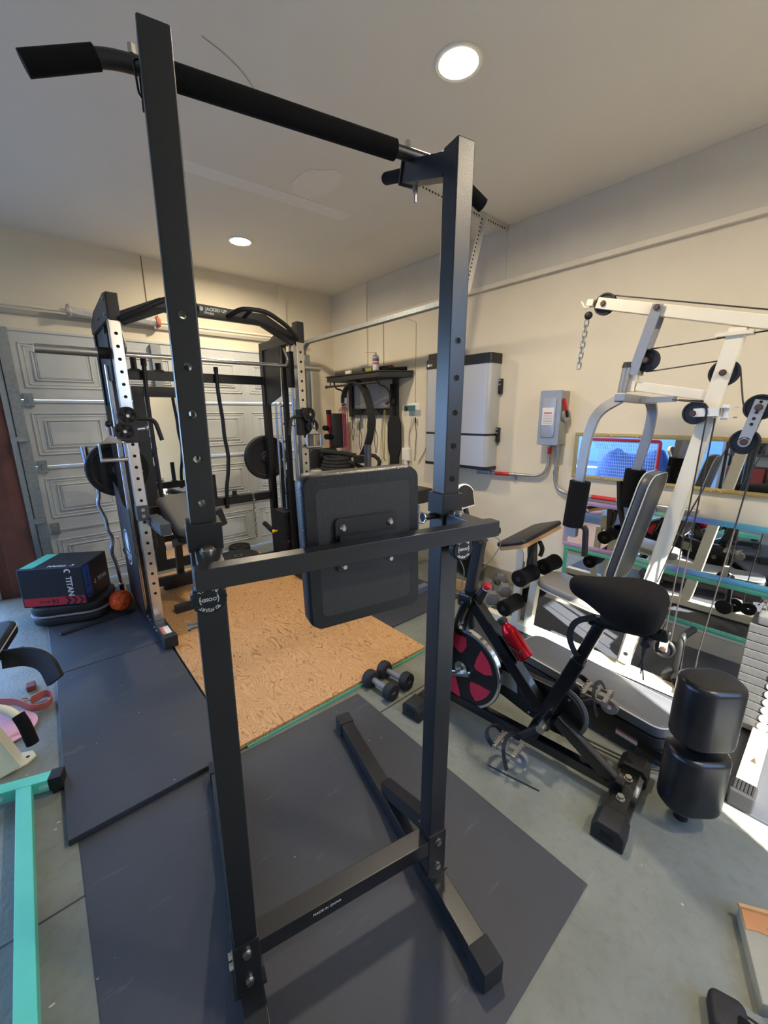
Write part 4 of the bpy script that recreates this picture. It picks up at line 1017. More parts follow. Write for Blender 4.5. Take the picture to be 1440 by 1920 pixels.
mb = MB(); Ms = frame((GX, .95, .385), (1, 0, 0), ydir=(0, 1, .12)); mb.tube([tuple(Ms @ V((p[0] * 1.005, p[1] * 1.005, .012))) for p in rrect(.27, .42, .08)], .003, n=6, closed=True); mb.build('piping', PIPE, st)
gb((GX, .62, .33), (GX, 1.27, .41), .045, .05, CST, 'seat_tube')
gb((GX + .0, 1.235, .07), (GX, 1.205, .43), .05, .05, CST, 'front_post')
gb((GX, 1.33, .07), (GX, 1.325, .50), .04, .045, CST, 'leg_lever')
gb((GX - .03, .645, .10), (GX - .03, .59, .50), .012, .05, CST, 'mast_bracket', bev=.001)
mb = MB()
for z, y in ((.16, .636), (.46, .597), (.52, .588)): mb.cyl((GX - .0362, y, z), (GX - .0375, y, z), .011, n=16)
build_split(mb, 'drilled_hole', HOLEIN, gm)
mb = MB(); mb.prism([(-.025, 0), (.025, 0), (.025, .10), (.012, .125), (-.012, .125), (-.025, .10)], .008, frame((GX - .035, 1.31, .47), (0, -1, 0), ydir=(0, .25, 1))); mb.build('pivot_plate', CST, gm)
# leg rollers
for c0, c1, r in (((GX - .23, 1.20, .475), (GX - .06, 1.20, .475), .052), ((GX + .06, 1.20, .475), (GX + .23, 1.20, .475), .052), ((GX - .23, 1.29, .245), (GX - .05, 1.29, .245), .052), ((GX + .05, 1.29, .245), (GX + .23, 1.29, .245), .052)):
    mb = MB(); c0, c1 = V(c0), V(c1); d = (c1 - c0); L = d.length
    mb.lathe([(.018, 0), (r * .9, 0), (r, .006), (r * .94, L * .3), (r * .9, L * .5), (r * .94, L * .7), (r, L - .006), (r * .9, L), (.018, L), (.018, 0)], c0, d, 28); fr_ = mb.build('leg_roller', FOAM, gm)
    mb = MB(); mb.cyl(c0 - d * .02, c1 + d * .02, .016, n=14); mb.build('roller_axle', MATTE, fr_)
# preacher board on its post
Mp = frame((GX - .01, 1.265, .690), (1, 0, .09), ydir=(0, .93, -.33))
mb = MB(); mb.prism(rrect(.46, .20, .04), .024, Mp @ Matrix.Translation((0, 0, -.022)), bev=.002); pr = mb.build('preacher_board', WOOD, gm)
mb = MB(); mb.prism(rrect(.475, .215, .045), .026, Mp @ Matrix.Translation((0, 0, .002)), bev=.01); mb.build('torn_pad', VINYL, pr)
gb((GX, 1.235, .42), (GX, 1.255, .675), .05, .045, mat('dark_scuffed_post', (74, 70, 66), .5, .3, .3, 20), 'preacher_post')
mb = MB(); mb.tube([(GX - .03, 1.22, .66), (GX - .045, 1.24, .55), (GX - .03, 1.25, .46)], .016, corner=.03, n=8); mb.tube([(GX + .03, 1.22, .65), (GX + .06, 1.21, .60), (GX + .05, 1.22, .55)], .014, corner=.03, n=8); build_split(mb, 'cloth_tie', mat('dark_cloth', (44, 40, 38), .95, 0, .3, 50), gm)
# weight stack on the guide rods
mb = MB(); 
SG = mat('grey_iron', (72, 72, 72), .6, .2, .22, 18, .25, 60)
for k in range(12):
    mb = MB(); z = .075 + k * .04; mb.box((2.25, -.06, z), (2.42, .175, z + .0375), bev=.004); wp = mb.build('stack_plate', SG, gm)
    mb = MB(); mb.lathe([(.0, .001), (.012, .001), (.015, .0035), (.019, .0035), (.021, 0)], (2.25, .06, z + .019), (-1, 0, 0), 24); mb.build('plate_ring', SILVER, wp)
mb = MB(); mb.box((2.25, -.04, .556), (2.42, .155, .60), bev=.01); mb.build('stack_head', SG, gm)
for y in (-.02, .13):
    mb = MB(); mb.cyl((GX, y, .05), (GX, y, 1.68), .011, n=14); mb.build('guide_rod', CHROME, gm)
# low pulleys and bracket, foot tube with rubber end
lp = pulley((GX - .06, .466, .285), .048, (1, 0, 0)); axle((GX - .06, .466, .285), (1, 0, 0), .03, lp)
mb = MB()
for s_ in (-.014, .014): mb.bar((GX - .06 + s_, .466, .275), (GX - .06 + s_, .467, .37), .004, .036, (0, 1, 0))
mb.bar((GX - .06, .467, .366), (GX - .06, .467, .372), .034, .03, (0, 1, 0)); mb.build('pulley_hanger', SILVER, lp)
lp = pulley((GX - .01, .375, .12), .05, (1, 0, 0)); lp2 = pulley((GX + .01, .30, .125), .045, (1, 0, 0))
mb = MB(); mb.prism([(-.03, 0), (.03, 0), (.03, .07), (.015, .095), (-.015, .095), (-.03, .07)], .005, frame((GX - .035, .36, .06), (0, -1, 0), ydir=(0, 0, 1))); lb = mb.build('low_bracket', CST, gm)
mb = MB(); mb.cyl((GX - .0405, .36, .125), (GX - .0415, .36, .125), .011, n=16); mb.build('drilled_hole', HOLEIN, lb)
gb((2.29, .06, .045), (1.80, .057, .045), .055, .06, CST, 'foot_tube', up=(0, 0, 1))
mb = MB(); mb.box((1.775, .02, .013), (1.86, .094, .082), bev=.008); ft = mb.build('foot_cap', RUBBER, gm)
mb = MB()
for k in range(6): mb.box((1.79, .028 + k * .0105, .0823), (1.85, .033 + k * .0105, .0850))
build_split(mb, 'grip_rib', MATTE, ft)
mb = MB(); mb.box((1.98, .035, .0727), (2.06, .075, .0732)); lbl = mb.build('warning_sticker', mat('yellow_sticker', (226, 206, 110), .6), gm)
mb = MB(); mb.prism([(2.0, .045), (2.04, .055), (2.0, .065)], .0004, Matrix.Translation((0, 0, .0732))); mb.build('sticker_mark', mat('dark_print', (60, 50, 40), .7), lbl)

# black row handle standing on the machine base
t = thing('row_bar', 'black bent row handle standing on the cream base below the mirror', 'handle', (2.36, .41, .05))
mb = MB(); mb.tube([(2.36, .41, .07), (2.35, .415, .30), (2.37, .415, .335), (2.50, .40, .33)], .017, corner=.04, n=14); mb.build('bent_tube', MATTE, t)
mb = MB(); mb.lathe([(0, -.012), (.05, -.012), (.052, 0), (.05, .012), (0, .012)], (2.36, .425, .10), (1, .2, 0), 28); mb.build('end_disc', MATTE, t)

# vertical pair of vinyl leg pads with bracket
t = thing('leg_pad_stand', 'pair of stacked black vinyl roller pads on a post beside the cable machine', 'roller pads', (1.585, .18, 0))
LV = mat('soft_black_vinyl', (20, 21, 24), .33, 0, .06, 25, .06, 300)
for z0, z1 in ((.085, .318), (.355, .59)):
    mb = MB(); h = z1 - z0
    mb.prism(rrect(.19, .15, .068, 8), h, frame((1.585, .18, z0), (.74, -.67, 0), zdir=(0, 0, 1)), bev=.02); mb.build('roller_pad', LV, t)
mb = MB(); mb.cyl((1.595, .19, 0), (1.595, .19, .56), .022, n=18);  mb.box((1.575, .15, .32), (1.64, .21, .353)); mb.build('post', MATTE, t)
mb = MB(); mb.cyl((1.64, .17, .338), (1.74, .145, .325), .011, n=14); mb.cyl((1.735, .146, .326), (1.745, .144, .325), .02, n=16); mb.build('adjust_pin', CHROME, t)
t = thing('triangle_row_bar', 'chrome triangular row handle lying on the mat beside the cream foot tube', 'cable handle', (1.93, .16, .012))
mb = MB(); mb.tube([(1.80, .125, .02), (2.06, .135, .02), (2.03, .21, .02), (1.85, .20, .02)], .008, corner=.02, n=10, closed=True); mb.build('frame', CHROME, t)
mb = MB(); mb.cyl((1.80, .11, .03), (1.80, .165, .03), .016, n=16); mb.cyl((1.80, .105, .03), (1.80, .11, .03), .021, n=16); mb.build('hand_grip', SILVER, t)

# ------------------------------------------------------------------ low padded bench lying between bike and machine
bx = thing('low_bench', 'low bench with grey padded top and black base behind the exercise bike', 'bench', (1.85, .66, .012))
BM = Matrix.Translation((1.842, .285, 0)) @ Matrix.Rotation(math.radians(-7), 4, 'Z')     # y along the bench
mb = MB(BM); mb.prism([(p[0], p[1] + .38) for p in rrect(.225, .76, .06)], .06, Matrix.Translation((0, 0, .155)), bev=.014); pdt = mb.build('pad', mat('speckled_grey_vinyl', (84, 87, 92), .45, 0, .12, 220, .08, 300), bx)
mb = MB(BM); mb.tube([(p[0], p[1] + .38, .206) for p in rrect(.222, .757, .06)], .0035, n=6, closed=True); mb.build('piping', PIPE, pdt)
mb = MB(BM); mb.prism([(p[0], p[1] + .38) for p in rrect(.215, .75, .055)], .05, Matrix.Translation((0, 0, .10)), bev=.006); mb.build('pad_base', MATTE, bx)
mb = MB(BM); mb.box((-.095, .0, .05), (.085, .80, .098), bev=.008); mb.box((-.085, .04, .0122), (.075, .11, .05)); mb.box((-.085, .62, .0122), (.075, .69, .05)); bs = mb.build('base', BLACK, bx)
mb = MB(BM); mb.box((-.0962, .10, .062), (-.095, .19, .088)); lb = mb.build('warning_label', mat('white_label2', (226, 222, 216), .6), bs)
mb = MB(BM); mb.box((-.0968, .10, .080), (-.0962, .19, .087)); mb.build('label_stripe', mat('red_stripe', (196, 60, 50), .6), lb)
mb = MB(); mb.tube([(1.72, .84, .10), (1.66, .70, .03), (1.70, .45, .02), (1.72, .32, .02), (1.80, .26, .018), (1.90, .28, .018)], .005, corner=.08, n=8); tag(mb.build('power_lead', CABLE), 'thin dark cord trailing along the near side of the low bench', 'cord')

# ================================================================== EXERCISE BIKE
BT_ = (1.487, .352, 0)
bk = thing('exercise_bike', 'black upright spin bike with red and black flywheel and black saddle', 'exercise bike', BT_, math.radians(95.7))
BK = world_of(bk)
def bm_(): return MB(BK)
BS = mat('bike_gloss_black', (14, 14, 16), .22, 0, .08, 20, 0, 60, .5, .3)
def btube(p0, p1, w, h, name, m=BS, up=(0, 1, 0), bev=.008, parent=bk):
    mb = bm_(); mb.bar(p0, p1, h, w, up, bev=bev); return mb.build(name, m, parent)
for x, nm in ((0, 'rear_foot'), (.875, 'front_foot')):
    mb = bm_(); mb.prism([(-.045, 0.018), (.045, .018), (.045, .05), (.03, .068), (-.03, .068), (-.045, .05)], .40, frame((x, -.20, 0), (1, 0, 0), ydir=(0, 0, 1)) @ Matrix.Diagonal((1, 1, -1, 1)), bev=.002); ft = mb.build(nm, BS, bk)
    for s_ in (-1, 1):
        mb = bm_(); mb.prism([(-.052, 0), (.052, 0), (.052, .055), (.034, .078), (-.034, .078), (-.052, .055)], .085, frame((x, s_ * .165 + .0425, 0), (1, 0, 0), ydir=(0, 0, 1)), bev=.006); cp = mb.build('foot_cap', MATTE, ft)
        mb = bm_(); mb.box((x - .022, s_ * .2085 - .001 + (.0 if s_ > 0 else 0), .028), (x + .022, s_ * .2085 + .001, .05)); mb.build('cap_slot', HOLEIN, cp)
    mb = bm_(); bolt(mb, (x, .05, .068), (0, 0, 1), .012, .012); bolt(mb, (x, -.06, .068), (0, 0, 1), .012, .012); build_split(mb, 'bolt', ZINC, ft)
btube((.0, 0, .075), (.875, 0, .075), .042, .05, 'bottom_rail')
btube((.04, 0, .085), (.27, 0, .235), .042, .05, 'rear_strut')
btube((.36, 0, .09), (.205, 0, .53), .052, .055, 'seat_tube')
btube((.22, 0, .49), (.150, 0, .70), .040, .042, 'seat_post')
btube((.33, 0, .24), (.70, 0, .645), .055, .055, 'main_tube')
for s_ in (-1, 1): btube((.69, .045 * s_, .63), (.87, .048 * s_, .08), .045, .024, 'fork_blade')
mb = bm_(); mb.box((.66, -.06, .60), (.73, .06, .665), bev=.012); mb.build('fork_crown', BS, bk)
btube((.70, 0, .63), (.655, 0, .92), .045, .045, 'handlebar_stem', MATTE)
mb = bm_(); mb.tube([(.60, .10, .945), (.68, .09, .935), (.70, .05, .93), (.68, 0, .925), (.70, -.05, .93), (.68, -.09, .935), (.62, -.10, .94)], .015, corner=.06, n=12); mb.build('handlebar', MATTE, bk)
mb = bm_(); mb.cyl((.64, 0, .90), (.70, 0, .955), .024, n=14); mb.build('stem_clamp', MATTE, bk)
# console: white-rimmed arched face with small screen
Mc = frame((.755, -.02, 1.035), (0, -1, 0), ydir=(.35, 0, 1))
arch = [(-.055, 0), (.055, 0), (.068, .06)] + [(.075 * math.cos(math.radians(a)), .06 + .05 * math.sin(math.radians(a))) for a in range(10, 175, 15)] + [(-.068, .06)]
mb = bm_(); mb.prism(arch, .022, Mc, bev=.004); cs = mb.build('console', mat('white_console', (232, 230, 226), .4), bk)
mb = bm_(); mb.prism([(p[0] * .86, p[1] * .86 + .007) for p in arch], .002, Mc @ Matrix.Translation((0, 0, .022))); mb.prism([(p[0] * .86, p[1] * .86 + .007) for p in arch], .002, Mc @ Matrix.Translation((0, 0, -.002))); build_split(mb, 'console_face', MATTE, cs)
mb = bm_(); mb.box((-.022, .03, -.0032), (.022, .055, -.0022), Mc); mb.build('console_screen', mat('grey_screen', (150, 156, 150), .3), cs)
mb = bm_(); mb.tube([(.74, 0, 1.04), (.72, 0, .98), (.70, 0, .94)], .012, corner=.02, n=10); mb.build('console_arm', MATTE, bk)
# loose thin wires at the handlebar
mb = bm_(); mb.tube([(.70, .05, .93), (.72, .09, .86), (.69, .06, .78), (.72, .04, .68)], .0022, corner=.04, n=6); mb.build('brake_cable', GREYPL, bk)
mb = bm_(); mb.tube([(.66, -.05, .93), (.60, -.10, .90), (.63, -.08, .82), (.70, -.04, .72)], .0022, corner=.05, n=6); mb.build('brake_cable', GREYPL, bk)
# tension knob
mb = bm_(); mb.tube([(.665, 0, .60), (.645, 0, .65), (.625, 0, .69)], [.026, .022, .018], n=16); mb.build('knob_stem', MATTE, bk)
mb = bm_(); mb.lathe([(0, .034), (.012, .033), (.019, .026), (.02, .012), (.014, 0), (0, 0)], (.62, 0, .692), (-.35, 0, 1), 24); kn = mb.build('tension_knob', REDP, bk)
mb = bm_(); mb.lathe([(.0145, -.001), (.0165, .002), (.0165, .005), (.0145, .006)], (.62, 0, .692), (-.35, 0, 1), 24); mb.build('knob_ring', WHITEP, kn)
# flywheel with chrome rim and red blades
FC = V((.715, 0, .262)); FR = .203
mb = bm_(); mb.lathe([(FR * .93, -.016), (FR * .985, -.016), (FR, -.012), (FR, .012), (FR * .985, .016), (FR * .93, .016), (FR * .93, -.016)], FC, (0, 1, 0), 64); fw = mb.build('flywheel_rim', CHROME, bk)
mb = bm_(); mb.lathe([(0, -.014), (FR * .93, -.014), (FR * .93, .014), (0, .014)], FC, (0, 1, 0), 64); fd = mb.build('flywheel_disc', mat('flywheel_black', (16, 15, 16), .4), bk)
FRD = mat('flywheel_red', (188, 34, 58), .45)
for k in range(5):
    a0 = k * 72 + 12
    pts = []
    for i in range(9):
        a = math.radians(a0 + i * 5.2); pts.append((.165 * math.cos(a), .165 * math.sin(a)))
    pts += [(.11 * math.cos(math.radians(a0 + 34)), .11 * math.sin(math.radians(a0 + 34))), (.075 * math.cos(math.radians(a0 + 16)), .075 * math.sin(math.radians(a0 + 16))), (.085 * math.cos(math.radians(a0 + 4)), .085 * math.sin(math.radians(a0 + 4))), (.125 * math.cos(math.radians(a0 - 4)), .125 * math.sin(math.radians(a0 - 4)))]
    for sgn in (1, -1):
        mb = bm_(); mb.prism(pts, .0012, frame(FC + V((0, .0142 * sgn, 0)), (-1 * sgn, 0, 0), ydir=(0, 0, 1))); mb.build('red_blade', FRD, fd)
mb = bm_(); mb.lathe([(.012, .014), (.03, .014), (.034, .02), (.034, .024), (.024, .024), (.022, .02), (.012, .02)], FC, (0, 1, 0), 32); mb.build('hub_ring', ZINC, fd)
mb = bm_(); mb.cyl(FC - V((0, .06, 0)), FC + V((0, .06, 0)), .008, n=12); mb.build('axle', ZINC, fd)
btube((.84, .045, .20), (.66, .03, .255), .03, .004, 'axle_plate', ZINC, parent=bk)
# brake pad arm over the wheel
btube((.685, 0, .58), (.68, 0, .475), .03, .022, 'brake_arm', MATTE)
# chain guard on the far side
gp_ = [(.64, .36)] + [(.60, .345), (.40, .325)] + [(.285 + .108 * math.cos(math.radians(a)), .22 + .108 * math.sin(math.radians(a))) for a in range(75, 286, 15)] + [(.42, .135), (.56, .175), (.66, .185)]
win = [(.46, .215), (.545, .228), (.55, .285), (.535, .30), (.47, .292)]
mb = bm_(); Mg = frame((0, -.05, 0), (1, 0, 0), ydir=(0, 0, 1)); mb.prism([(p[0], p[1]) for p in gp_], .035, Mg, bev=.004); cg = mb.build('chain_guard', mat('guard_black', (19, 19, 21), .4), bk)
mb = bm_(); mb.prism(win, .001, Mg @ Matrix.Translation((0, 0, -.0012))); mb.prism(win, .001, Mg @ Matrix.Translation((0, 0, .035)) ); build_split(mb, 'guard_window', mat('guard_window_grey', (150, 150, 146), .5), cg)
mb = bm_()
mb.tube([(.285 + .1085 * math.cos(math.radians(a)), -.067, .22 + .1085 * math.sin(math.radians(a))) for a in range(100, 270, 10)], .004, n=6, rect=(.03, .003), up=(0, 1, 0)); mb.build('guard_edge', GREYPL, cg)
mb = bm_()
for p in ((.30, .31), (.24, .30), (.23, .14), (.40, .15), (.55, .33)): bolt(mb, (p[0], -.049, p[1]), (0, 1, 0), .004, .002, n=10)
build_split(mb, 'screw', ZINC, cg)
# bottom bracket, cranks, pedals
BB = V((.295, 0, .215))
mb = bm_(); mb.cyl(BB - V((0, .06, 0)), BB + V((0, .06, 0)), .026, n=20); mb.build('bottom_bracket', BS, bk)
for s_, dx, dz in ((1, .10, -.105), (-1, -.13, .10)):
    pe = BB + V((dx, .085 * s_, dz)); c0 = BB + V((0, .075 * s_, 0))
    mb = bm_(); mb.bar(c0, pe, .022, .026, (0, 1, 0), ext=.012, bev=.004); cr = mb.build('crank_arm', MATTE, bk)
    mb = bm_(); mb.cyl(BB + V((0, .06 * s_, 0)), BB + V((0, .096 * s_, 0)), .017, n=14); mb.build('crank_bolt', ZINC, cr)
    pc = pe + V((0, .06 * s_, 0))
    mb = bm_(); mb.box(pc + V((-.05, -.05, -.012)), pc + V((-.032, .05, .012)), bev=.002); mb.box(pc + V((.032, -.05, -.012)), pc + V((.05, .05, .012)), bev=.002); mb.box(pc + V((-.034, -.012, -.008)), pc + V((.034, .012, .008))); mb.box(pc + V((-.03, -.045, -.006)), pc + V((.03, -.038, .006))); mb.box(pc + V((-.03, .038, -.006)), pc + V((.03, .045, .006)))
    for k in range(5):
        for q in (-.05, .05): mb.box(pc + V((q - .003, -.042 + k * .02, -.012)), pc + V((q + .003, -.034 + k * .02, .017)))
    mb.cyl(pe, pc + V((0, .045 * s_, 0)), .007, n=10)
    pdl = mb.build('pedal', mat('pedal_alloy', (168, 166, 162), .35, .8, .1, 30), cr)
    mb = bm_(); mb.tube([pc + V((.045, -.045, .0)), pc + V((.08, -.045, .025)), pc + V((.10, 0, .035)), pc + V((.08, .045, .025)), pc + V((.045, .045, 0))], 0, corner=.03, rect=(.006, .024), up=(0, 0, 1)); mb.build('toe_cage', MATTE, pdl)
    mb = bm_(); mb.tube([pc + V((-.02, -.05, .0)), pc + V((.0, -.055, .03)), pc + V((.01, 0, .042)), pc + V((.0, .055, .03)), pc + V((-.01, .058, -.02)), pc + V((-.025, .060, -.06))], 0, corner=.02, rect=(.016, .003), up=(1, 0, 0)); mb.build('toe_strap', MATTE, pdl)
    mb = bm_(); mb.lathe([(0, .010), (.03, .010), (.034, .006), (.034, -.006), (.03, -.010), (0, -.010)], pc + V((-.052, 0, -.03)), (0, 1, 0), 28); rf = mb.build('counterweight', GREYPL, pdl)
    mb = bm_(); mb.cyl(pc + V((-.052, .0102, -.03)), pc + V((-.052, .0112, -.03)), .01, n=16); mb.build('reflector', mat('pale_pink_reflector', (222, 196, 190), .4), rf)
# seat slider, clamp, saddle
btube((.19, 0, .705), (-.055, 0, .728), .036, .036, 'seat_slider')
mb = bm_(); mb.box((.08, -.03, .725), (.15, .03, .755), bev=.006); mb.cyl((-.0, -.035, .71), (.0, .05, .70), .014, n=14); mb.build('saddle_clamp', MATTE, bk)
mb = bm_()
mb.tube([(.16, .03, .735), (.23, .04, .70), (.245, .035, .62), (.21, .035, .56), (.20, .0, .55)], 0, corner=.04, rect=(.022, .003), up=(0, 1, 0)); mb.build('hanging_strap', MATTE, bk)
mb = bm_()
for k in range(3): mb.tube([(.0 + k * .004, .02 + .006 * k, .70), (.004 * k, .03, .66), (.012 - .01 * k, .03, .60 - .02 * k)], .0025, corner=.03, n=6)
mb.build('draw_cord', MATTE, bk)
# saddle: wide at the back, narrow nose, soft gel cover
mb = bm_()
secs = [(-.035, .07, .775, .835, .5), (-.028, .105, .75, .862, .6), (.0, .124, .73, .885, .7), (.05, .126, .722, .893, .8), (.10, .108, .735, .887, .8), (.15, .080, .755, .879, .8), (.20, .050, .775, .866, .8), (.24, .040, .785, .862, .8), (.262, .030, .80, .855, .7), (.270, .012, .82, .842, .5)]
rings = []
for (x, hw, zb, zt, _) in secs:
    ring = []
    for k in range(20):
        a = 2 * PI * k / 20; c, s__ = math.cos(a), math.sin(a)
        yy = hw * (abs(c) ** .7) * (1 if c >= 0 else -1); zc = (zb + zt) / 2; zh = (zt - zb) / 2
        groove = -.006 if (s__ > .9 and x < .2) else 0
        ring.append(mb.bm.verts.new((x, yy, zc + zh * (abs(s__) ** .75) * (1 if s__ >= 0 else -1) + groove)))
    rings.append(ring)
for A_, B_ in zip(rings, rings[1:]):
    for k in range(20): mb.bm.faces.new((A_[k], A_[(k + 1) % 20], B_[(k + 1) % 20], B_[k]))
mb.bm.faces.new(rings[0][::-1]); mb.bm.faces.new(rings[-1])
sd = mb.build('saddle', mat('black_knit_cover', (13, 13, 14), .85, 0, .2, 200, .25, 500, .2), bk, ang=70)
md = sd.modifiers.new('sub', 'SUBSURF'); md.levels = 1; md.render_levels = 2
mb = bm_(); mb.prism(rrect(.022, .035, .003), .002, frame((-.040, .03, .765), (0, 1, 0), ydir=(-.15, .0, 1))); tg = mb.build('cloth_tag', MATTE, sd)
text('lettering', 'GEL', .009, BK @ frame((-.0425, .03, .768), (0, -1, 0), ydir=(-.15, 0, 1)), WHITEP, tg, .0002)
# red bottle in its cage on the main tube
bo = thing('water_bottle', 'shiny red metal bottle held in the black cage of the bike', 'bottle', tuple(BK @ V((.50, .0, .50))))
ax = V((.37, 0, .405)).normalized(); nrm = V((-.405, 0, .37)).normalized()
b0 = V((.415, 0, .335)) + nrm * .075 + ax * .078
mb = bm_(); mb.lathe([(0, 0), (.03, .0), (.034, .004), (.034, .115), (.032, .128), (.022, .145), (.016, .155), (.016, .165), (0, .165)], b0, ax, 36); mb.build('bottle_body', mat('red_anodised', (176, 22, 34), .22, .75, .03, 8), bo)
mb = bm_(); mb.lathe([(.018, 0), (.021, .004), (.021, .02), (.016, .026), (0, .026)], b0 + ax * .163, ax, 24); mb.build('bottle_cap', MATTE, bo)
mb = bm_()
for s_ in (-1, 1): mb.tube([b0 + ax * -.004 - nrm * .036, b0 + ax * -.006 + V((0, .02 * s_, 0)), b0 + ax * .035 + V((0, .037 * s_, 0)) + nrm * .01, b0 + ax * .075 + V((0, .037 * s_, 0)) - nrm * .02, b0 + ax * .10 - nrm * .038], .0035, corner=.02, n=8)
mb.tube([b0 + ax * .035 + V((0, .037, 0)) + nrm * .01, b0 + ax * .04 + nrm * .037, b0 + ax * .035 + V((0, -.037, 0)) + nrm * .01], .0035, corner=.025, n=8)
mb.bar(b0 - nrm * .038, b0 + ax * .12 - nrm * .038, .014, .006, (0, 1, 0)); mb.build('bottle_cage', MATTE, bk)

# ================================================================== DUMBBELLS
def round_db(lab, p0, p1, group):
    p0, p1 = V(p0), V(p1); t = thing('dumbbell', lab, 'dumbbell', (p0.x, p0.y, 0), 0, group)
    d = (p1 - p0).normalized(); r = .047
    mb = MB(); mb.cyl(p0, p1, .016, n=18); mb.build('grip', GREYPL, t)
    for c, q in ((p0, -d), (p1, d)):
        mb = MB(); mb.lathe([(0, -.02), (.022, -.02), (r * .85, -.016), (r, -.006), (r, .022), (r * .9, .03), (0, .03)], c, q, 32); h = mb.build('head', RUBBER, t)
        M = frame(c + q * .0304, q.cross(V((0, 0, 1))) * -1, ydir=(0, 0, 1))
        mb = MB(); mb.prism([(-.011, -.004), (.011, -.004), (.011, .004), (-.011, .004)], .0006, M); mb.build('weight_mark', GREYPL, h)
round_db('black dumbbell on the concrete, the one closer to the tower post', (1.205, 1.515, .047), (1.215, 1.375, .047), 'black dumbbells by the plywood')
round_db('black dumbbell on the concrete, the one nearer the bike', (1.315, 1.525, .047), (1.335, 1.385, .047), 'black dumbbells by the plywood')
def hex_db(lab, c, ang, r, group, L=.16):
    c = V(c); d = V((math.cos(ang), math.sin(ang), 0)); t = thing('hex_dumbbell', lab, 'dumbbell', (c.x, c.y, 0), 0, group)
    mb = MB(); mb.cyl(c - d * L / 2, c + d * L / 2, .015, n=16); mb.build('grip', CHROME, t)
    for s_ in (-1, 1):
        q = d * s_; e = c + q * (L / 2)
        M = frame(e - q * .035, q.cross(V((0, 0, 1))), zdir=q)
        hx = [(r * math.cos(a * PI / 3), r * math.sin(a * PI / 3)) for a in range(6)]
        mb = MB(); mb.prism(hx, .075, M, bev=.008); mb.build('hex_head', HEXG, t)
HEXG = mat('grey_hex_rubber', (112, 112, 116), .6, 0, .1, 40, .15, 150)
GH = 'grey hex dumbbells by the wall'
zz = .0522
hex_db('grey hex dumbbell on the left of the pair, nearest the bike', (2.635, 1.75, .0472), math.radians(43), .054, GH, .23)
hex_db('grey hex dumbbell on the right of the pair, nearest the wall', (2.83, 1.762, .0472), math.radians(43), .054, GH, .23)
# ================================================================== ON THE RIGHT WALL
GOLD = mat('gold_frame', (186, 164, 104), .4, .4, .15, 30, .15, 80)
def pearl():
    m, nt, b = _nodes('pearlescent_frame'); N, L = nt.nodes, nt.links
    tc = N.new('ShaderNodeTexCoord'); sp = N.new('ShaderNodeSeparateXYZ'); L.new(tc.outputs['Object'], sp.inputs[0])
    nz = N.new('ShaderNodeTexNoise'); nz.inputs['Scale'].default_value = 2.2; L.new(tc.outputs['Object'], nz.inputs['Vector'])
    ad = N.new('ShaderNodeMath'); ad.operation = 'MULTIPLY_ADD'; L.new(nz.outputs['Fac'], ad.inputs[0]); ad.inputs[1].default_value = .5; L.new(sp.outputs[1], ad.inputs[2])
    mr = N.new('ShaderNodeMapRange'); mr.inputs['From Min'].default_value = -.05; mr.inputs['From Max'].default_value = 1.05; L.new(ad.outputs[0], mr.inputs[0])
    rp = N.new('ShaderNodeValToRGB'); e = rp.color_ramp.elements
    cols = [(0, (120, 205, 215)), (.22, (110, 190, 225)), (.38, (125, 135, 220)), (.5, (150, 195, 150)), (.62, (120, 170, 160)), (.75, (165, 130, 170)), (1, (190, 160, 180))]
    while len(e) < len(cols): e.new(.5)
    for k, (p, c) in enumerate(cols): e[k].position = p; e[k].color = (*s2l([x / 255 for x in c]), 1)
    L.new(mr.outputs[0], rp.inputs[0]); L.new(rp.outputs[0], b.inputs['Base Color']); b.inputs['Roughness'].default_value = .3; b.inputs['Metallic'].default_value = .35
    return m
PEARL = pearl(); GREENF = mat('green_frame', (84, 158, 132), .5, 0, .1, 20)
def wall_mirror(name, lab, y0, y1, z0, z1, fw, m, th=.022, rosettes=0, tilt=0.0, left=None):
    t = thing(name, lab, 'mirror', (W - th, (y0 + y1) / 2, z0))
    xa, xb = W - th, W - .001
    mb = MB()
    for lo, hi in (((y0, z0), (y1, z0 + fw)), ((y0, z1 - fw), (y1, z1)), ((y0, z0 + fw), (y0 + fw, z1 - fw)), ((y1 - fw, z0 + fw), (y1, z1 - fw))):
        mb.box((xa, lo[0], lo[1]), (xb, hi[0], hi[1]), bev=.003)
        mb.box((xa - .004, lo[0] + fw * .35, lo[1] + fw * .35), (xa + .002, hi[0] - fw * .35, hi[1] - fw * .35), bev=.0015)
    fr = mb.build('mirror_frame', m, t)
    if rosettes:
        mb = MB()
        for y in (y0 + .18, (y0 + y1) / 2, y1 - .42, y1 - .22):
            for z in (z0 + fw * .5, z1 - fw * .5):
                for a in range(5): mb.sph((xa - .002, y + (a - 2) * .011, z + .007 * math.cos((a - 2) * 1.2)), .0075, (.5, 1, 1), 8)
        build_split(mb, 'rosette', m, fr, gap=.002)
    mb = MB(); mb.box((xa + .006, y0 + fw * .8, z0 + fw * .8), (xa + .01, y1 - fw * .8, z1 - fw * .8)); mb.build('glass', MIRR, t)
    return t
wall_mirror('wall_mirror', 'long gold framed mirror on the wall behind the cream machine', -.35, 1.33, .992, 1.312, .027, GOLD, rosettes=1)
wall_mirror('wall_mirror', 'mirror with a shimmering pastel frame below the gold framed mirror', -.45, 1.345, .475, .835, .032, PEARL)
wall_mirror('wall_mirror', 'lowest wall mirror with a plain green frame near the floor', -.45, 1.33, .14, .473, .03, GREENF)

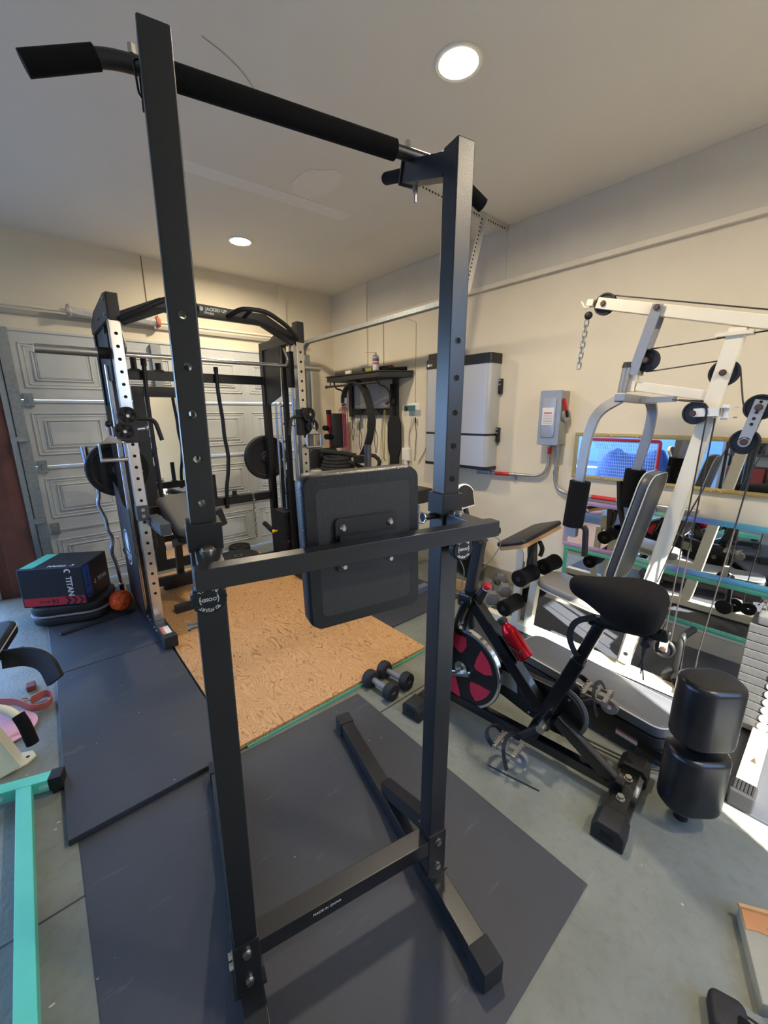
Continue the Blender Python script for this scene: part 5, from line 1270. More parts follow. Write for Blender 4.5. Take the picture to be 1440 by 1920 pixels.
# solar battery / inverter cabinet
t = thing('battery_cabinet', 'silver grey wall-mounted battery cabinet with black top and bottom bands', 'battery cabinet', (W - .075, 2.33, 1.0))
INV = mat('brushed_silver_panel', (188, 190, 192), .35, .25, .04, 60)
Mi = frame((0, 0, 0), (0, 1, 0), ydir=(1, 0, 0))
def rpr(z0, z1, m, nm, grow=0.0, parent=t, r=.045):
    w_, d_ = .70 + grow, .15 + grow
    pts = [(-w_ / 2, .075), (-w_ / 2, -d_ / 2 + r)] + [(-w_ / 2 + r - r * math.cos(a), -d_ / 2 + r - r * math.sin(a)) for a in (PI / 8, PI / 4, 3 * PI / 8, PI / 2)] + [(w_ / 2 - r + r * math.sin(a), -d_ / 2 + r - r * math.cos(a)) for a in (0.001, PI / 8, PI / 4, 3 * PI / 8, PI / 2)] + [(w_ / 2, .075)]
    mb = MB(); mb.prism(pts, z1 - z0, Matrix(((0, 1, 0, W - .077), (1, 0, 0, 2.335), (0, 0, 1, z0), (0, 0, 0, 1)))); return mb.build(nm, m, parent)
BLKP = mat('gloss_black_trim', (30, 29, 29), .3)
rpr(.99, 1.015, BLKP, 'bottom_band', .006); rpr(1.015, 1.268, INV, 'lower_panel'); rpr(1.268, 1.286, BLKP, 'middle_band', .002); rpr(1.286, 1.835, INV, 'upper_panel'); tbnd = rpr(1.835, 1.912, BLKP, 'top_band', .008)
Mx = frame((W - .1575, 2.64, 1.866), (0, -1, 0), ydir=(0, 0, 1))
text('lettering', 'LG', .026, Mx @ Matrix.Translation((.03, 0, 0)), WHITEP, tbnd, .0004, bold=.0008)
mb = MB(); mb.cyl(Mx @ V((0, 0, 0)), Mx @ V((0, 0, .0006)), .012, n=24); mb.build('round_mark', WHITEP, tbnd)
for z in (1.66, 1.275):
    mb = MB(); mb.box((W - .03, 1.955, z - .06), (W - .002, 1.99, z + .06), bev=.006); br = mb.build('mount_bracket', BLKP, t)
    mb = MB()
    for dz in (-.03 + .045, .015 + .03): mb.box((W - .033, 1.965, z + dz - .006), (W - .0302, 1.982, z + dz + .006))
    build_split(mb, 'bracket_slot', SILVER, br)
mb = MB(); mb.box((W - .14, 2.50, 1.913), (W - .03, 2.66, 1.965), bev=.004); tag(mb.build('junction_box', MATTE), 'small black box standing on top of the silver battery cabinet', 'box')

# disconnect box with red lever
t = thing('disconnect_box', 'grey metal electrical disconnect box with a red lever on the wall', 'electrical box', (W - .06, 1.48, 1.22))
DG = mat('grey_enamel_box', (156, 160, 160), .35, .3, .06, 20)
mb = MB(); mb.box((W - .115, 1.405, 1.225), (W - .001, 1.555, 1.60), bev=.006); mb.build('enclosure', DG, t)
mb = MB(); mb.box((W - .13, 1.40, 1.222), (W - .115, 1.56, 1.603), bev=.004); fdoor = mb.build('front_door', DG, t)
mb = MB(); mb.prism(rrect(.105, .28, .022), .008, frame((W - .13, 1.485, 1.415), (0, -1, 0), ydir=(0, 0, 1)), bev=.004); ep = mb.build('raised_panel', SILVER, fdoor)
mb = MB(); mb.prism(rrect(.085, .12, .002), .0008, frame((W - .1382, 1.487, 1.425), (0, -1, 0), ydir=(0, 0, 1))); lb = mb.build('danger_label', mat('printed_label', (226, 222, 220), .6), fdoor)
mb = MB(); mb.prism(rrect(.06, .008, .001), .0006, frame((W - .1391, 1.487, 1.448), (0, -1, 0), ydir=(0, 0, 1))); mb.build('label_stripe', REDP, lb)
mb = MB()
for k in range(6): mb.prism(rrect(.07, .0035, .001), .0005, frame((W - .1391, 1.487, 1.432 - k * .011), (0, -1, 0), ydir=(0, 0, 1)))
build_split(mb, 'label_text_line', mat('label_grey', (150, 150, 152), .6), lb)
mb = MB(); mb.cyl((W - .06, 1.405, 1.43), (W - .06, 1.385, 1.43), .045, n=28); mb.build('lever_hub', DG, t)
mb = MB(); mb.bar((W - .06, 1.378, 1.42), (W - .085, 1.385, 1.48), .018, .014, (0, 1, 0)); mb.build('lever_arm', MATTE, t)
mb = MB(); mb.bar((W - .082, 1.384, 1.465), (W - .105, 1.395, 1.545), .026, .02, (0, 1, 0), bev=.004); mb.build('lever_grip', REDP, t)
# conduits
COND = mat('conduit_metal', (172, 172, 170), .35, .7, .12, 40)
x = W - .03
t = thing('conduit_run', 'grey metal conduit curving from the disconnect box to the battery cabinet', 'conduit', (x, 1.8, .96))
mb = MB(); mb.tube([(x, 1.505, 1.225), (x, 1.505, .975), (x, 1.90, .96), (x, 2.02, .955)], .0125, corner=.13, n=14, cn=8); mb.build('pipe', COND, t)
mb = MB(); mb.bar((x, 2.02, .955), (x, 2.15, .953), .03, .034, bev=.006); mb.build('pull_elbow', COND, t)
mb = MB(); mb.cyl((x, 1.83, .9625), (x, 1.965, .957), .0148, n=18); mb.build('red_warning_wrap', REDP, t)
mb = MB(); mb.cyl((x, 1.505, 1.20), (x, 1.505, 1.15), .0145, n=16); mb.build('red_warning_wrap', REDP, t)
for y, z in ((1.785, .964),):
    mb = MB(); mb.cyl((x, y - .008, z), (x, y + .008, z), .016, n=16); mb.box((x + .005, y - .01, z - .045), (W - .001, y + .01, z)); mb.build('pipe_clip', ZINC, t)
t = thing('conduit_run', 'grey metal conduit bending down from the disconnect box behind the cream machine', 'conduit', (x, 1.2, .87))
mb = MB(); mb.tube([(x, 1.445, 1.225), (x, 1.445, .872), (x, 1.2, .872), (x, .55, .872)], .0125, corner=.13, n=14, cn=8); mb.build('pipe', COND, t)
mb = MB(); mb.cyl((x, 1.165, .872), (x, 1.005, .872), .0148, n=18); mb.build('red_warning_wrap', REDP, t)
for y in (.78, .62):
    mb = MB(); mb.cyl((x, y - .008, .872), (x, y + .008, .872), .016, n=16); mb.box((x + .005, y - .01, .83), (W - .001, y + .01, .872)); mb.build('pipe_clip', ZINC, t)
mb = MB(); mb.cyl((x, 1.445, 1.03), (x, 1.445, 1.0), .016, n=16); mb.build('pipe_coupling', ZINC, t)

# irrigation controller, cables, outlet
t = thing('sprinkler_controller', 'white wall controller box with a dark teal panel and hanging wires', 'controller', (W - .03, 2.98, 1.41))
WP = mat('off_white_plastic', (238, 235, 226), .45)
mb = MB(); mb.prism(rrect(.185, .145, .02), .05, frame((W - .001, 2.985, 1.485), (0, 1, 0), ydir=(0, 0, 1)) @ Matrix.Diagonal((1, 1, 1, 1)), bev=.008); mb.build('case', WP, t)
mb = MB(); mb.box((W - .0535, 2.905, 1.475), (W - .0505, 3.06, 1.53)); pn = mb.build('dial_panel', mat('teal_panel', (66, 106, 104), .4), t)
mb = MB(); mb.cyl((W - .0535, 3.03, 1.502), (W - .063, 3.03, 1.502), .018, n=22); mb.build('dial', MATTE, pn)
for k, (y0, z1, y1) in enumerate(((2.93, .98, 2.95), (2.99, 1.12, 3.04), (2.96, 1.10, 3.02))):
    mb = MB(); mb.tube([(W - .02, y0, 1.415), (W - .012, y0 + .01, 1.36), (W - .008, y1 + .02 * (k - 1), 1.25), (W - .008, y1, z1)], .0032, corner=.05, n=6); mb.build('wire', mat('pale_wire', (170, 166, 156), .6) if k else CABLE, t)
mb = MB(); mb.cyl((W - .02, 2.935, 1.41), (W - .02, 2.93, 1.36), .008, n=10); mb.build('plug', MATTE, t)
mb = MB(); mb.tube([(W - .004, 2.955, 1.56), (W - .004, 2.955, 2.30), (W - .004, 3.2, 2.395)], .003, corner=.02, n=6); tag(mb.build('wall_cable', mat('painted_wire', (198, 190, 172), .6)), 'thin cream wire running up the wall from the white controller', 'wire')
mb = MB(); mb.tube([(W - .004, 3.43, 1.95), (W - .004, 3.43, 2.40)], .005, n=6); tag(mb.build('wall_cable', mat('painted_wire2', (186, 176, 152), .6)), 'thicker cream wire running up the wall behind the spray can', 'wire')
mb = MB(); mb.tube([(W - .02, 2.70, 1.80), (W - .015, 2.74, 1.35), (W - .01, 2.78, 1.12), (W - .008, 2.90, .96)], .003, corner=.1, n=6); tag(mb.build('wall_cable', CABLE), 'thin dark wire dropping along the left side of the battery cabinet', 'wire')
t = thing('wall_outlet', 'white outlet box on the wall below the controller', 'outlet', (W - .01, 3.06, .98))
mb = MB(); mb.box((W - .035, 3.01, .975), (W - .001, 3.115, 1.105), bev=.004); mb.build('box', WP, t)
mb = MB(); mb.box((W - .037, 3.02, .985), (W - .035, 3.105, 1.095), bev=.001); mb.build('cover_plate', WP, t)
mb = MB(); mb.box((W - .04, 3.045, .915), (W - .01, 3.075, .972), bev=.004); mb.build('plug', WHITEP, t)

# ------------------------------------------------------------------ black shelf rack with hooks
SHX = 2.66
t = thing('storage_shelf', 'black wall shelf rack with scroll brackets and a hook rail in the corner', 'shelf', (2.85, 3.55, 1.45))
SB_ = mat('black_shelf_wood', (40, 37, 35), .55, 0, .2, 20)
mb = MB(); mb.prism([(SHX, 3.18), (2.955, 2.98), (2.955, 4.06), (SHX, 4.06)], .05, Matrix.Translation((0, 0, 1.80)), bev=.003); mb.build('shelf_board', SB_, t)
mb = MB(); mb.prism([(SHX - .012, 3.17), (2.955, 2.965), (2.955, 4.07), (SHX - .012, 4.07)], .012, Matrix.Translation((0, 0, 1.851)), bev=.002); mb.build('top_lip', SB_, t)
for y in (3.98, 3.215):
    mb = MB(); mb.box((2.92, y - .03, 1.42), (2.955, y + .03, 1.80)); mb.build('upright', SB_, t)
    mb = MB(); mb.tube([(2.70, y, 1.80), (2.72, y, 1.73), (2.80, y, 1.72), (2.87, y, 1.66), (2.86, y, 1.57), (2.82, y, 1.555)], .009, corner=.05, n=10); mb.sph((2.815, y, 1.555), .015); mb.build('scroll_bracket', SB_, t)
mb = MB(); mb.box((2.93, 3.23, 1.44), (2.955, 3.965, 1.51)); rl = mb.build('hook_rail', SB_, t)
for k in range(5):
    y = 3.32 + k * .14; mb = MB(); mb.tube([(2.93, y, 1.50), (2.895, y, 1.485), (2.885, y, 1.51)], .006, corner=.012, n=8); mb.build('hook', MATTE, rl)
mb = MB(); mb.cyl((2.69, 3.20, 1.755), (2.69, 4.12, 1.755), .012, n=12); mb.sph((2.69, 4.12, 1.755), .018)
mb.cyl((2.69, 4.04, 1.755), (2.69, 4.04, 1.80), .006, n=8); mb.cyl((2.69, 3.25, 1.755), (2.69, 3.25, 1.80), .006, n=8); mb.build('hanging_rail', SB_, t)
mb = MB(); mb.box((2.957, 3.24, 1.51), (2.962, 3.95, 1.80)); mb.build('pale_back_board', mat('pale_board', (182, 180, 174), .7), t)
# things on the shelf
zs = 1.8635
t = thing('spray_can', 'white aerosol spray can with a thin straw standing on the black shelf', 'spray can', (2.80, 3.36, zs))
mb = MB(); mb.lathe([(0, 0), (.031, 0), (.033, .003), (.033, .15), (.03, .158), (.02, .168), (.012, .172), (0, .172)], (2.80, 3.36, zs), n=28); cb_ = mb.build('can_body', mat('white_can', (216, 216, 220), .3), t)
mb = MB(); mb.lathe([(.0333, .075), (.0334, .075), (.0334, .098), (.0333, .098)], (2.80, 3.36, zs), n=28); mb.build('red_band', mat('can_pink', (186, 96, 110), .5), cb_)
mb = MB(); mb.lathe([(.0333, .105), (.0334, .105), (.0334, .135), (.0333, .135)], (2.80, 3.36, zs), n=28); mb.build('dark_band', mat('can_print', (96, 96, 106), .5), cb_)
mb = MB(); mb.cyl((2.80, 3.36, zs + .172), (2.80, 3.36, zs + .195), .009, n=12); mb.build('nozzle', WHITEP, t)
mb = MB(); mb.cyl((2.80, 3.36, zs + .19), (2.73, 3.45, zs + .20), .0016, n=6); mb.build('straw', REDP, t)
mb = MB(); mb.tube([(2.74, 3.98, zs + .027), (2.75, 3.5, zs + .027)], .026, n=16); o = mb.build('foam_roller_bar', mat('brown_grey_bar', (72, 66, 58), .8, 0, .2, 60)); tag(o, 'dark rounded padded bar lying on the left of the black shelf', 'bar')
t = thing('barbell_pad', 'black barbell foam pad with a dark red end on the right of the shelf', 'barbell pad', (2.86, 3.15, zs))
mb = MB(); mb.cyl((2.90, 3.46, zs + .035), (2.90, 3.24, zs + .035), .034, n=20); mb.build('sleeve', FOAM, t)
mb = MB(); mb.cyl((2.90, 3.24, zs + .035), (2.90, 3.225, zs + .035), .033, n=20); mb.build('red_end', mat('dark_red', (96, 24, 28), .6), t)
mb = MB(); mb.tube([(2.80, 3.26, zs + .019), (2.91, 3.02, zs + .019)], .018, n=14); tag(mb.build('hand_weight_bar', FOAM), 'thin black foam bar at the right end of the black shelf', 'bar')
mb = MB(); mb.box((2.70, 3.66, zs), (2.718, 3.76, zs + .04)); o = mb.build('small_box', mat('cream_card', (206, 196, 168), .7)); tag(o, 'small cream card box in front of the padded bar on the shelf', 'box')
mb = MB(); mb.box((2.82, 3.46, zs), (2.90, 3.72, zs + .055), bev=.012); tag(mb.build('folded_band', mat('yellow_green_band', (150, 150, 70), .7, 0, .2, 30)), 'folded yellow green exercise band on the black shelf', 'band')

# hanging things below the shelf
t = thing('weight_belt', 'black lifting belt hanging in a wide curve from the shelf rack', 'belt', (2.75, 3.4, 1.1))
bpts = [(2.70, 3.80, 1.57), (2.695, 3.79, 1.66), (2.69, 3.72, 1.745), (2.69, 3.60, 1.79), (2.69, 3.50, 1.765), (2.70, 3.41, 1.68), (2.71, 3.36, 1.55), (2.72, 3.34, 1.40), (2.72, 3.36, 1.25), (2.72, 3.42, 1.12), (2.72, 3.50, 1.02)]
mb = MB(); mb.tube(bpts, 0, corner=.06, rect=(.011, .085), up=(1, .25, 0), cn=5); b_ = mb.build('strap', mat('black_leather', (38, 37, 36), .5, 0, .2, 60, .2, 150), t)
for off in (-.03, .03):
    mb = MB(); mb.tube([(p[0] - .0065 + 0, p[1], p[2]) for p in bpts], 0, corner=.06, rect=(.002, .004), up=(1, .25, 0), cn=5); mb.build('stitching', GREYPL, b_) if off > 0 else mb.bm.free()
mb = MB(); mb.bar((2.705, 3.80, 1.565), (2.70, 3.795, 1.63), .09, .016, (1, .25, 0)); mb.build('buckle', SILVER, t)
t = thing('belt_panel', 'long black padded belt panel hanging from the right hook of the shelf', 'belt', (2.92, 3.23, .92))
def prof_panel(pts, M, th, m, name, parent=None, bev=.004):
    mb = MB(); mb.prism(pts, th, M, bev=bev); return mb.build(name, m, parent)
side_ = [(.058, .62), (.062, .30), (.095, .22), (.10, .04), (.095, -.04), (.065, -.12), (.06, -.30)]
prof_panel(side_ + [(-p[0], p[1]) for p in reversed(side_)], frame((2.945, 3.225, 1.16), (0, -1, 0), ydir=(0, 0, 1)) @ Matrix.Translation((0, -.03, 0)), .025, mat('black_webbing', (24, 24, 25), .85, 0, .2, 90, .3, 300), 'panel', t)
mb = MB(); mb.tube([(2.90, 3.215, 1.555), (2.93, 3.225, 1.62), (2.93, 3.225, 1.75)], .003, corner=.02, n=6); mb.build('chain_loop', ZINC, t)
for k, (c, y0, lab) in enumerate((((196, 92, 84), 3.985, 'coral exercise band hanging at the left end of the shelf rack'), ((150, 90, 140), 3.955, 'purple exercise band hanging beside the coral one'), ((168, 70, 84), 3.925, 'dark red exercise band hanging nearest the black pad'))):
    mb = MB(); mb.tube([(2.80, y0, 1.55), (2.80, y0 - .015, 1.50), (2.81, y0 - .005, 1.06), (2.81, y0 - .03, 1.04), (2.81, y0 - .035, 1.06), (2.81, y0 - .03, 1.50)], 0, corner=.012, rect=(.003, .011), up=(0, 1, 0), closed=True)
    tag(mb.build('exercise_band', mat('band%d' % k, c, .6)), lab, 'exercise band', 'exercise bands on the shelf rack')
for k, (y, dz, lab) in enumerate(((3.88, .36, 'black cord with handle hanging leftmost on the hook rail'), (3.74, .46, 'black cord hanging second from the left on the hook rail'), (3.60, .52, 'thin black cord hanging in the middle of the hook rail'), (3.46, .48, 'thin black cord hanging behind the lifting belt'))):
    mb = MB(); mb.tube([(2.888, y, 1.485), (2.885, y + .03, 1.30), (2.885, y - .02, 1.485 - dz * .6), (2.885, y + .015, 1.485 - dz), (2.885, y + .04, 1.485 - dz * .7), (2.888, y + .006, 1.48)], .0035, corner=.05, n=6)
    tag(mb.build('resistance_tube', CABLE), lab, 'cord', 'cords on the hook rail')
for k, (y, lab) in enumerate(((3.335, 'yellow tube cord hanging left of the black panel'), (3.32, 'second yellow tube cord hanging against the black panel'))):
    mb = MB(); mb.tube([(2.888, y, 1.49), (2.895, y + .05 - .03 * k, 1.2), (2.895, y + .03, .98), (2.90, y - .02 + .05 * k, .95)], .004, corner=.08, n=6); tag(mb.build('exercise_tube', mat('olive_cord%d' % k, (170, 152, 82), .6)), lab, 'cord')

# ================================================================== BACK CORNER
# equipment table
t = thing('utility_table', 'low pale topped table under the battle rope in the back corner', 'table', (2.62, 3.62, 0))
mb = MB(); mb.box((2.36, 3.25, .80), (2.86, 4.02, .835), bev=.004); mb.build('table_top', mat('pale_table', (188, 182, 170), .6), t)
for xx in (2.40, 2.82):
    for yy in (3.29, 3.98):
        mb = MB(); mb.box((xx - .02, yy - .02, 0.0125 if xx < 2.46 else 0), (xx + .02, yy + .02, .80)); mb.build('leg', RB, t)
mb = MB(); mb.box((2.50, 3.30, .836), (2.66, 3.52, .852), bev=.004); tag(mb.build('resistance_strap', mat('lime_fabric', (150, 190, 80), .7)), 'lime green folded strap under the battle rope', 'strap')
t = thing('battle_rope', 'coiled black battle rope piled on the pale table', 'rope', (2.60, 3.72, .85))
ROPE = mat('black_rope', (34, 33, 33), .9, 0, .3, 80, .5, 120)
def rope(pts, r, nm):
    mb = MB(); P = mb.path([V(p) for p in pts], .08, 6)
    Q = [P[0]]
    for a, b in zip(P, P[1:]):
        n_ = max(1, int((b - a).length / .012))
        for i in range(1, n_ + 1): Q.append(a.lerp(b, i / n_))
    mb.tube(Q, [r * (1 + .12 * math.sin(i * 2.1)) for i in range(len(Q))], n=10); return mb.build(nm, ROPE, t)
for k in range(4):
    rr = .17 - .012 * k; zc = .862 + k * .036
    rope([(2.56 + rr * .95 * math.cos(a * PI / 8 + k), 3.76 + rr * 1.15 * math.sin(a * PI / 8 + k), zc + .006 * a / 16) for a in range(17)], .021, 'coil')
rope([(2.48, 3.95, 1.0), (2.55, 3.75, .99), (2.62, 3.55, .93), (2.70, 3.42, .87)], .023, 'loose_end'); rope([(2.46, 3.92, 1.05), (2.60, 3.68, 1.03), (2.66, 3.56, 1.01)], .026, 'handle_end')
rope([(2.78, 3.34, .862), (2.80, 3.30, .96), (2.78, 3.40, 1.03), (2.76, 3.50, .98), (2.77, 3.46, .862)], .021, 'standing_loop')
mb = MB(); mb.box((2.60, 3.42, .94), (2.69, 3.52, 1.02), bev=.01); tag(mb.build('speaker_box', MATTE), 'small black box resting on the battle rope', 'box')
t = thing('weight_post', 'grey steel plate post standing upright in front of the battle rope', 'post', (2.50, 3.14, .0))
mb = MB(); mb.cyl((2.50, 3.14, .0125), (2.50, 3.14, 1.16), .036, n=28); mb.build('tube', mat('dark_chrome_post', (118, 118, 126), .25, .9), t)
mb = MB(); mb.box((2.40, 3.04, .0125), (2.60, 3.24, .03)); mb.build('foot_plate', RB, t)
# red and black bench machine
_n0 = len(bpy.data.objects)
t = thing('preacher_machine', 'red framed machine with black pads standing in the back corner', 'exercise machine', (2.5, 4.15, 0))
RDF = mat('dark_red_frame', (150, 24, 30), .4, 0, .1, 20)
mb = MB(); mb.cushion(.19, .40, .06, frame((2.63, 4.15, 1.26), (1, -.25, 0), ydir=(0, .0, 1)), .03, edge=.015); mb.build('back_pad', VINYL, t)
mb = MB(); mb.cushion(.34, .22, .08, frame((2.38, 4.13, .96), (1, -.1, 0), ydir=(0, 0, 1)), .03, edge=.015); sp_ = mb.build('seat_pad', VINYL, t)
text('lettering', 'TITAN', .05, frame((2.44, 4.045, .965), (1, -.1, 0), ydir=(0, 0, 1)), CR, sp_, .0004, bold=.001)
mb = MB(); crest(mb, frame((2.335, 4.055, .965), (1, -.1, 0), ydir=(0, 0, 1)) @ Matrix.Rotation(PI / 2, 4, 'Z'), .024); mb.build('crest', CR, sp_)
mb = MB(); mb.bar((2.535, 4.16, 1.24), (2.525, 4.16, 1.46), .045, .035, (0, 1, 0)); ra = mb.build('upper_arm', RDF, t)
mb = MB(); mb.bar((2.525, 4.16, 1.45), (2.522, 4.16, 1.50), .055, .045, (0, 1, 0), bev=.01); mb.build('arm_cap', MATTE, ra)
mb = MB(); mb.bar((2.55, 4.16, 1.285), (2.44, 4.10, 1.295), .035, .035); ha = mb.build('side_arm', RDF, t)
mb = MB(); mb.cyl((2.46, 4.11, 1.294), (2.40, 4.07, 1.298), .03, n=16); mb.build('arm_foam', FOAM, ha)
mb = MB(); mb.cyl((2.56, 4.15, 1.19), (2.42, 4.07, 1.20), .032, n=16); mb.build('roller_foam', FOAM, t)
mb = MB(); mb.bar((2.57, 4.18, .05), (2.57, 4.18, 1.25), .05, .05, (0, 1, 0)); mb.build('post', RDF, t)
mb = MB(); mb.box((2.35, 4.11, 0), (2.80, 4.20, .05)); mb.bar((2.40, 4.17, .05), (2.40, 4.17, .90), .04, .04, (0, 1, 0)); mb.build('base', RB, t)

PMS = V((.17, -.06, 0))
t.location = t.location + PMS

# treadmill-like bench beyond the tower: black padded top on a blue grey frame
t = thing('ab_bench', 'black padded top on a blue grey steel frame behind the tower pad', 'bench', (2.46, 2.42, .0125))
mb = MB(); mb.box((2.16, 2.28, .72), (2.52, 2.92, .84), bev=.02); mb.build('padded_top', VINYL, t)
BGS = mat('blue_grey_steel2', (104, 116, 136), .4, .2, .1, 20)
mb = MB(); mb.bar((2.34, 2.30, .72), (2.22, 2.20, .06), .045, .05, (0, 0, 1)); mb.build('front_leg', BGS, t)
mb = MB(); mb.bar((2.34, 2.90, .72), (2.34, 2.95, .06), .045, .05, (0, 0, 1)); mb.build('rear_leg', BGS, t)
for lo, hi in (((2.10, 2.14, .0125), (2.34, 2.20, .06)), ((2.16, 2.92, .0125), (2.48, 2.98, .06))):
    mb = MB(); mb.box(lo, hi); mb.build('foot', BGS, t)
mb = MB(); mb.bar((2.28, 2.29, .66), (2.40, 2.86, .36), .04, .04); mb.build('brace', BGS, t)
mb = MB(); bolt(mb, (2.215, 2.178, .10), (-.6, -1, 0), .014, .008); bolt(mb, (2.30, 2.27, .66), (-.6, -1, 0), .014, .008); build_split(mb, 'bolt', ZINC, t)

# upright plates and wood frame by the wall
plate('weight_plate', 'black plate leaning upright between the bike and the wall', (2.82, 2.13, .210), (.97, -.25, .0), .195, .045, None, m=BLACKG)
plate('weight_plate', 'second black plate leaning upright behind the first by the wall', (2.885, 2.16, .205), (.97, -.25, .0), .19, .035, None, m=BLACKG)
mb = MB(); mb.bar((2.545, 1.90, .05), (2.74, 1.98, .05), .03, .09); mb.bar((2.555, 1.90, .05), (2.50, 2.15, .05), .03, .09); tag(mb.build('wooden_crate', WOOD, None, bevel=.002), 'pale wood crate frame on the floor holding the upright black plates', 'wood frame')
mb = MB(); mb.box((1.75, 2.42, .0125), (2.05, 2.62, .11)); tag(mb.build('wood_block', mat('orange_wood', (168, 104, 60), .6, 0, .2, 20), None, bevel=.002), 'orange wood block on the mat behind the tower post', 'block')
# ================================================================== LEFT FOREGROUND AND BOTTOM RIGHT
t = thing('teal_stand', 'teal painted steel T frame with a black end cap at lower left', 'frame', (-.22, 1.4, 0))
TL = mat('teal_enamel', (96, 204, 180), .4, 0, .05, 12)
mb = MB(); mb.bar((-.60, 2.01, .045), (-.135, 1.862, .045), .05, .05, bev=.003); cbm = mb.build('cross_bar', TL, t)
mb = MB(); mb.bar((-.15, 1.868, .045), (-.108, 1.854, .045), .056, .056, bev=.004); mb.build('end_cap', MATTE, cbm)
mb = MB(); mb.bar((-.228, 1.875, .045), (-.222, .55, .045), .046, .046, bev=.003); mb.build('long_bar', TL, t)
mb = MB(); mb.box((-.17, 1.838, .028), (-.15, 1.848, .06)); mb2 = mb.bm.free()
mb = MB()
for p in ((-.172, 1.8475), (-.305, 1.889)): mb.prism(rrect(.03, .018, .008), .0012, frame((p[0], p[1], .043), (.95, -.30, 0), zdir=(-.3, -.95, 0)))
build_split(mb, 'clear_sticker', mat('pale_sticker', (176, 216, 206), .4), cbm)
mb = MB(); mb.box((-.63, 1.985, 0), (-.57, 2.04, .02)); mb.box((-.15, 1.84, 0), (-.115, 1.885, .018)); mb.box((-.245, .56, 0), (-.205, .62, .022)); build_split(mb, 'foot_pad', MATTE, t)

t = thing('incline_bench', 'cream framed bench with black piped pad at the left edge', 'bench', (-.32, 2.2, 0))
CRB = mat('cream_bench_paint', (214, 212, 190), .4, 0, .05, 12)
mb = MB(); mb.prism([(-.36, 2.06), (-.225, 2.09), (-.195, 2.12), (-.205, 2.16), (-.24, 2.175), (-.36, 2.165)], .012, Matrix.Translation((0, 0, 0.0)), bev=.003); fp = mb.build('foot_plate', CRB, t)
mb = MB(); mb.cyl((-.222, 2.127, .0121), (-.222, 2.127, .0128), .007, n=14); mb.build('bolt_hole', HOLEIN, fp)
mb = MB(); mb.bar((-.275, 2.115, .01), (-.37, 2.145, .34), .07, .10, (0, 1, 0), bev=.004); mb.build('leg_post', CRB, t)
mb = MB(); mb.tube([(-.34, 2.08, .33), (-.25, 2.03, .34), (-.195, 1.97, .29), (-.182, 1.945, .20)], .016, corner=.05, n=12); hb = mb.build('handle_tube', CRB, t)
mb = MB(); mb.tube([(-.205, 1.985, .305), (-.192, 1.962, .27), (-.180, 1.942, .185)], .021, corner=.02, n=14); mb.build('hand_grip', FOAM, hb)
mb = MB(); Mq = frame((-.40, 2.62, .33), (.96, -.28, 0), ydir=(.28, .96, .12)); mb.cushion(.34, .36, .07, Mq, .05, edge=.02); pd_ = mb.build('pad', VINYL, t)
mb = MB(); mb.tube([tuple(Mq @ V((p[0] * 1.0, p[1] * 1.0, .052))) for p in rrect(.342, .362, .05)], .003, n=6, closed=True); mb.build('piping', PIPE, pd_)
mb = MB(); mb.tube([(-.26, 2.48, .33), (-.17, 2.435, .335), (-.105, 2.36, .31), (-.085, 2.29, .235)], 0, corner=.06, rect=(.02, .085), up=(0, .3, 1), cn=6); mb.build('curved_arm', VINYL, t)
mb = MB(); mb.bar((-.36, 2.14, .30), (-.40, 2.62, .33), .05, .05); mb.bar((-.41, 2.75, .33), (-.41, 2.80, .0), .05, .05, (0, 1, 0)); mb.build('frame', CRB, t)
t = thing('lifting_strap', 'tangled pink and coral fabric lifting straps on the floor', 'straps', (-.2, 2.5, 0))
PK = mat('pink_fabric', (214, 160, 172), .85, 0, .15, 30, .3, 200); CO = mat('coral_leather', (186, 104, 92), .6, 0, .12, 30)
mb = MB(); mb.tube([(-.34, 2.66, .03), (-.26, 2.56, .05), (-.20, 2.47, .03), (-.14, 2.47, .02), (-.115, 2.52, .03), (-.14, 2.58, .035), (-.21, 2.57, .02)], 0, corner=.04, rect=(.005, .04), up=(0, 0, 1), cn=5); mb.build('coral_strap', CO, t)
mb = MB(); mb.tube([(-.38, 2.52, .012), (-.28, 2.48, .02), (-.22, 2.40, .012), (-.27, 2.32, .012), (-.36, 2.36, .012)], 0, corner=.05, rect=(.006, .10), up=(0, 1, 0), cn=5); mb.build('pink_strap', PK, t)
mb = MB(); mb.prism([(-.36, 2.30), (-.24, 2.33), (-.205, 2.40), (-.25, 2.50), (-.36, 2.50)], .02, Matrix.Translation((0, 0, .002)), bev=.006); mb.build('pink_pouch', PK, t)
mb = MB(); mb.torus((-.225, 2.55, .05), .02, .004, (.3, .2, 1)); mb.build('ring', mat('beige_ring', (186, 166, 146), .5), t)
mb = MB(); mb.box((-.225, 2.70, 0), (-.185, 2.76, .03), bev=.005); tag(mb.build('small_block', mat('maroon_block', (120, 62, 60), .7)), 'small maroon block on the floor behind the pink straps', 'block')
mb = MB(); mb.box((-.27, 3.26, 0), (-.235, 3.29, .015), bev=.003); tag(mb.build('debris_chip', MATTE), 'small dark chip on the floor left of the foam box', 'chip')

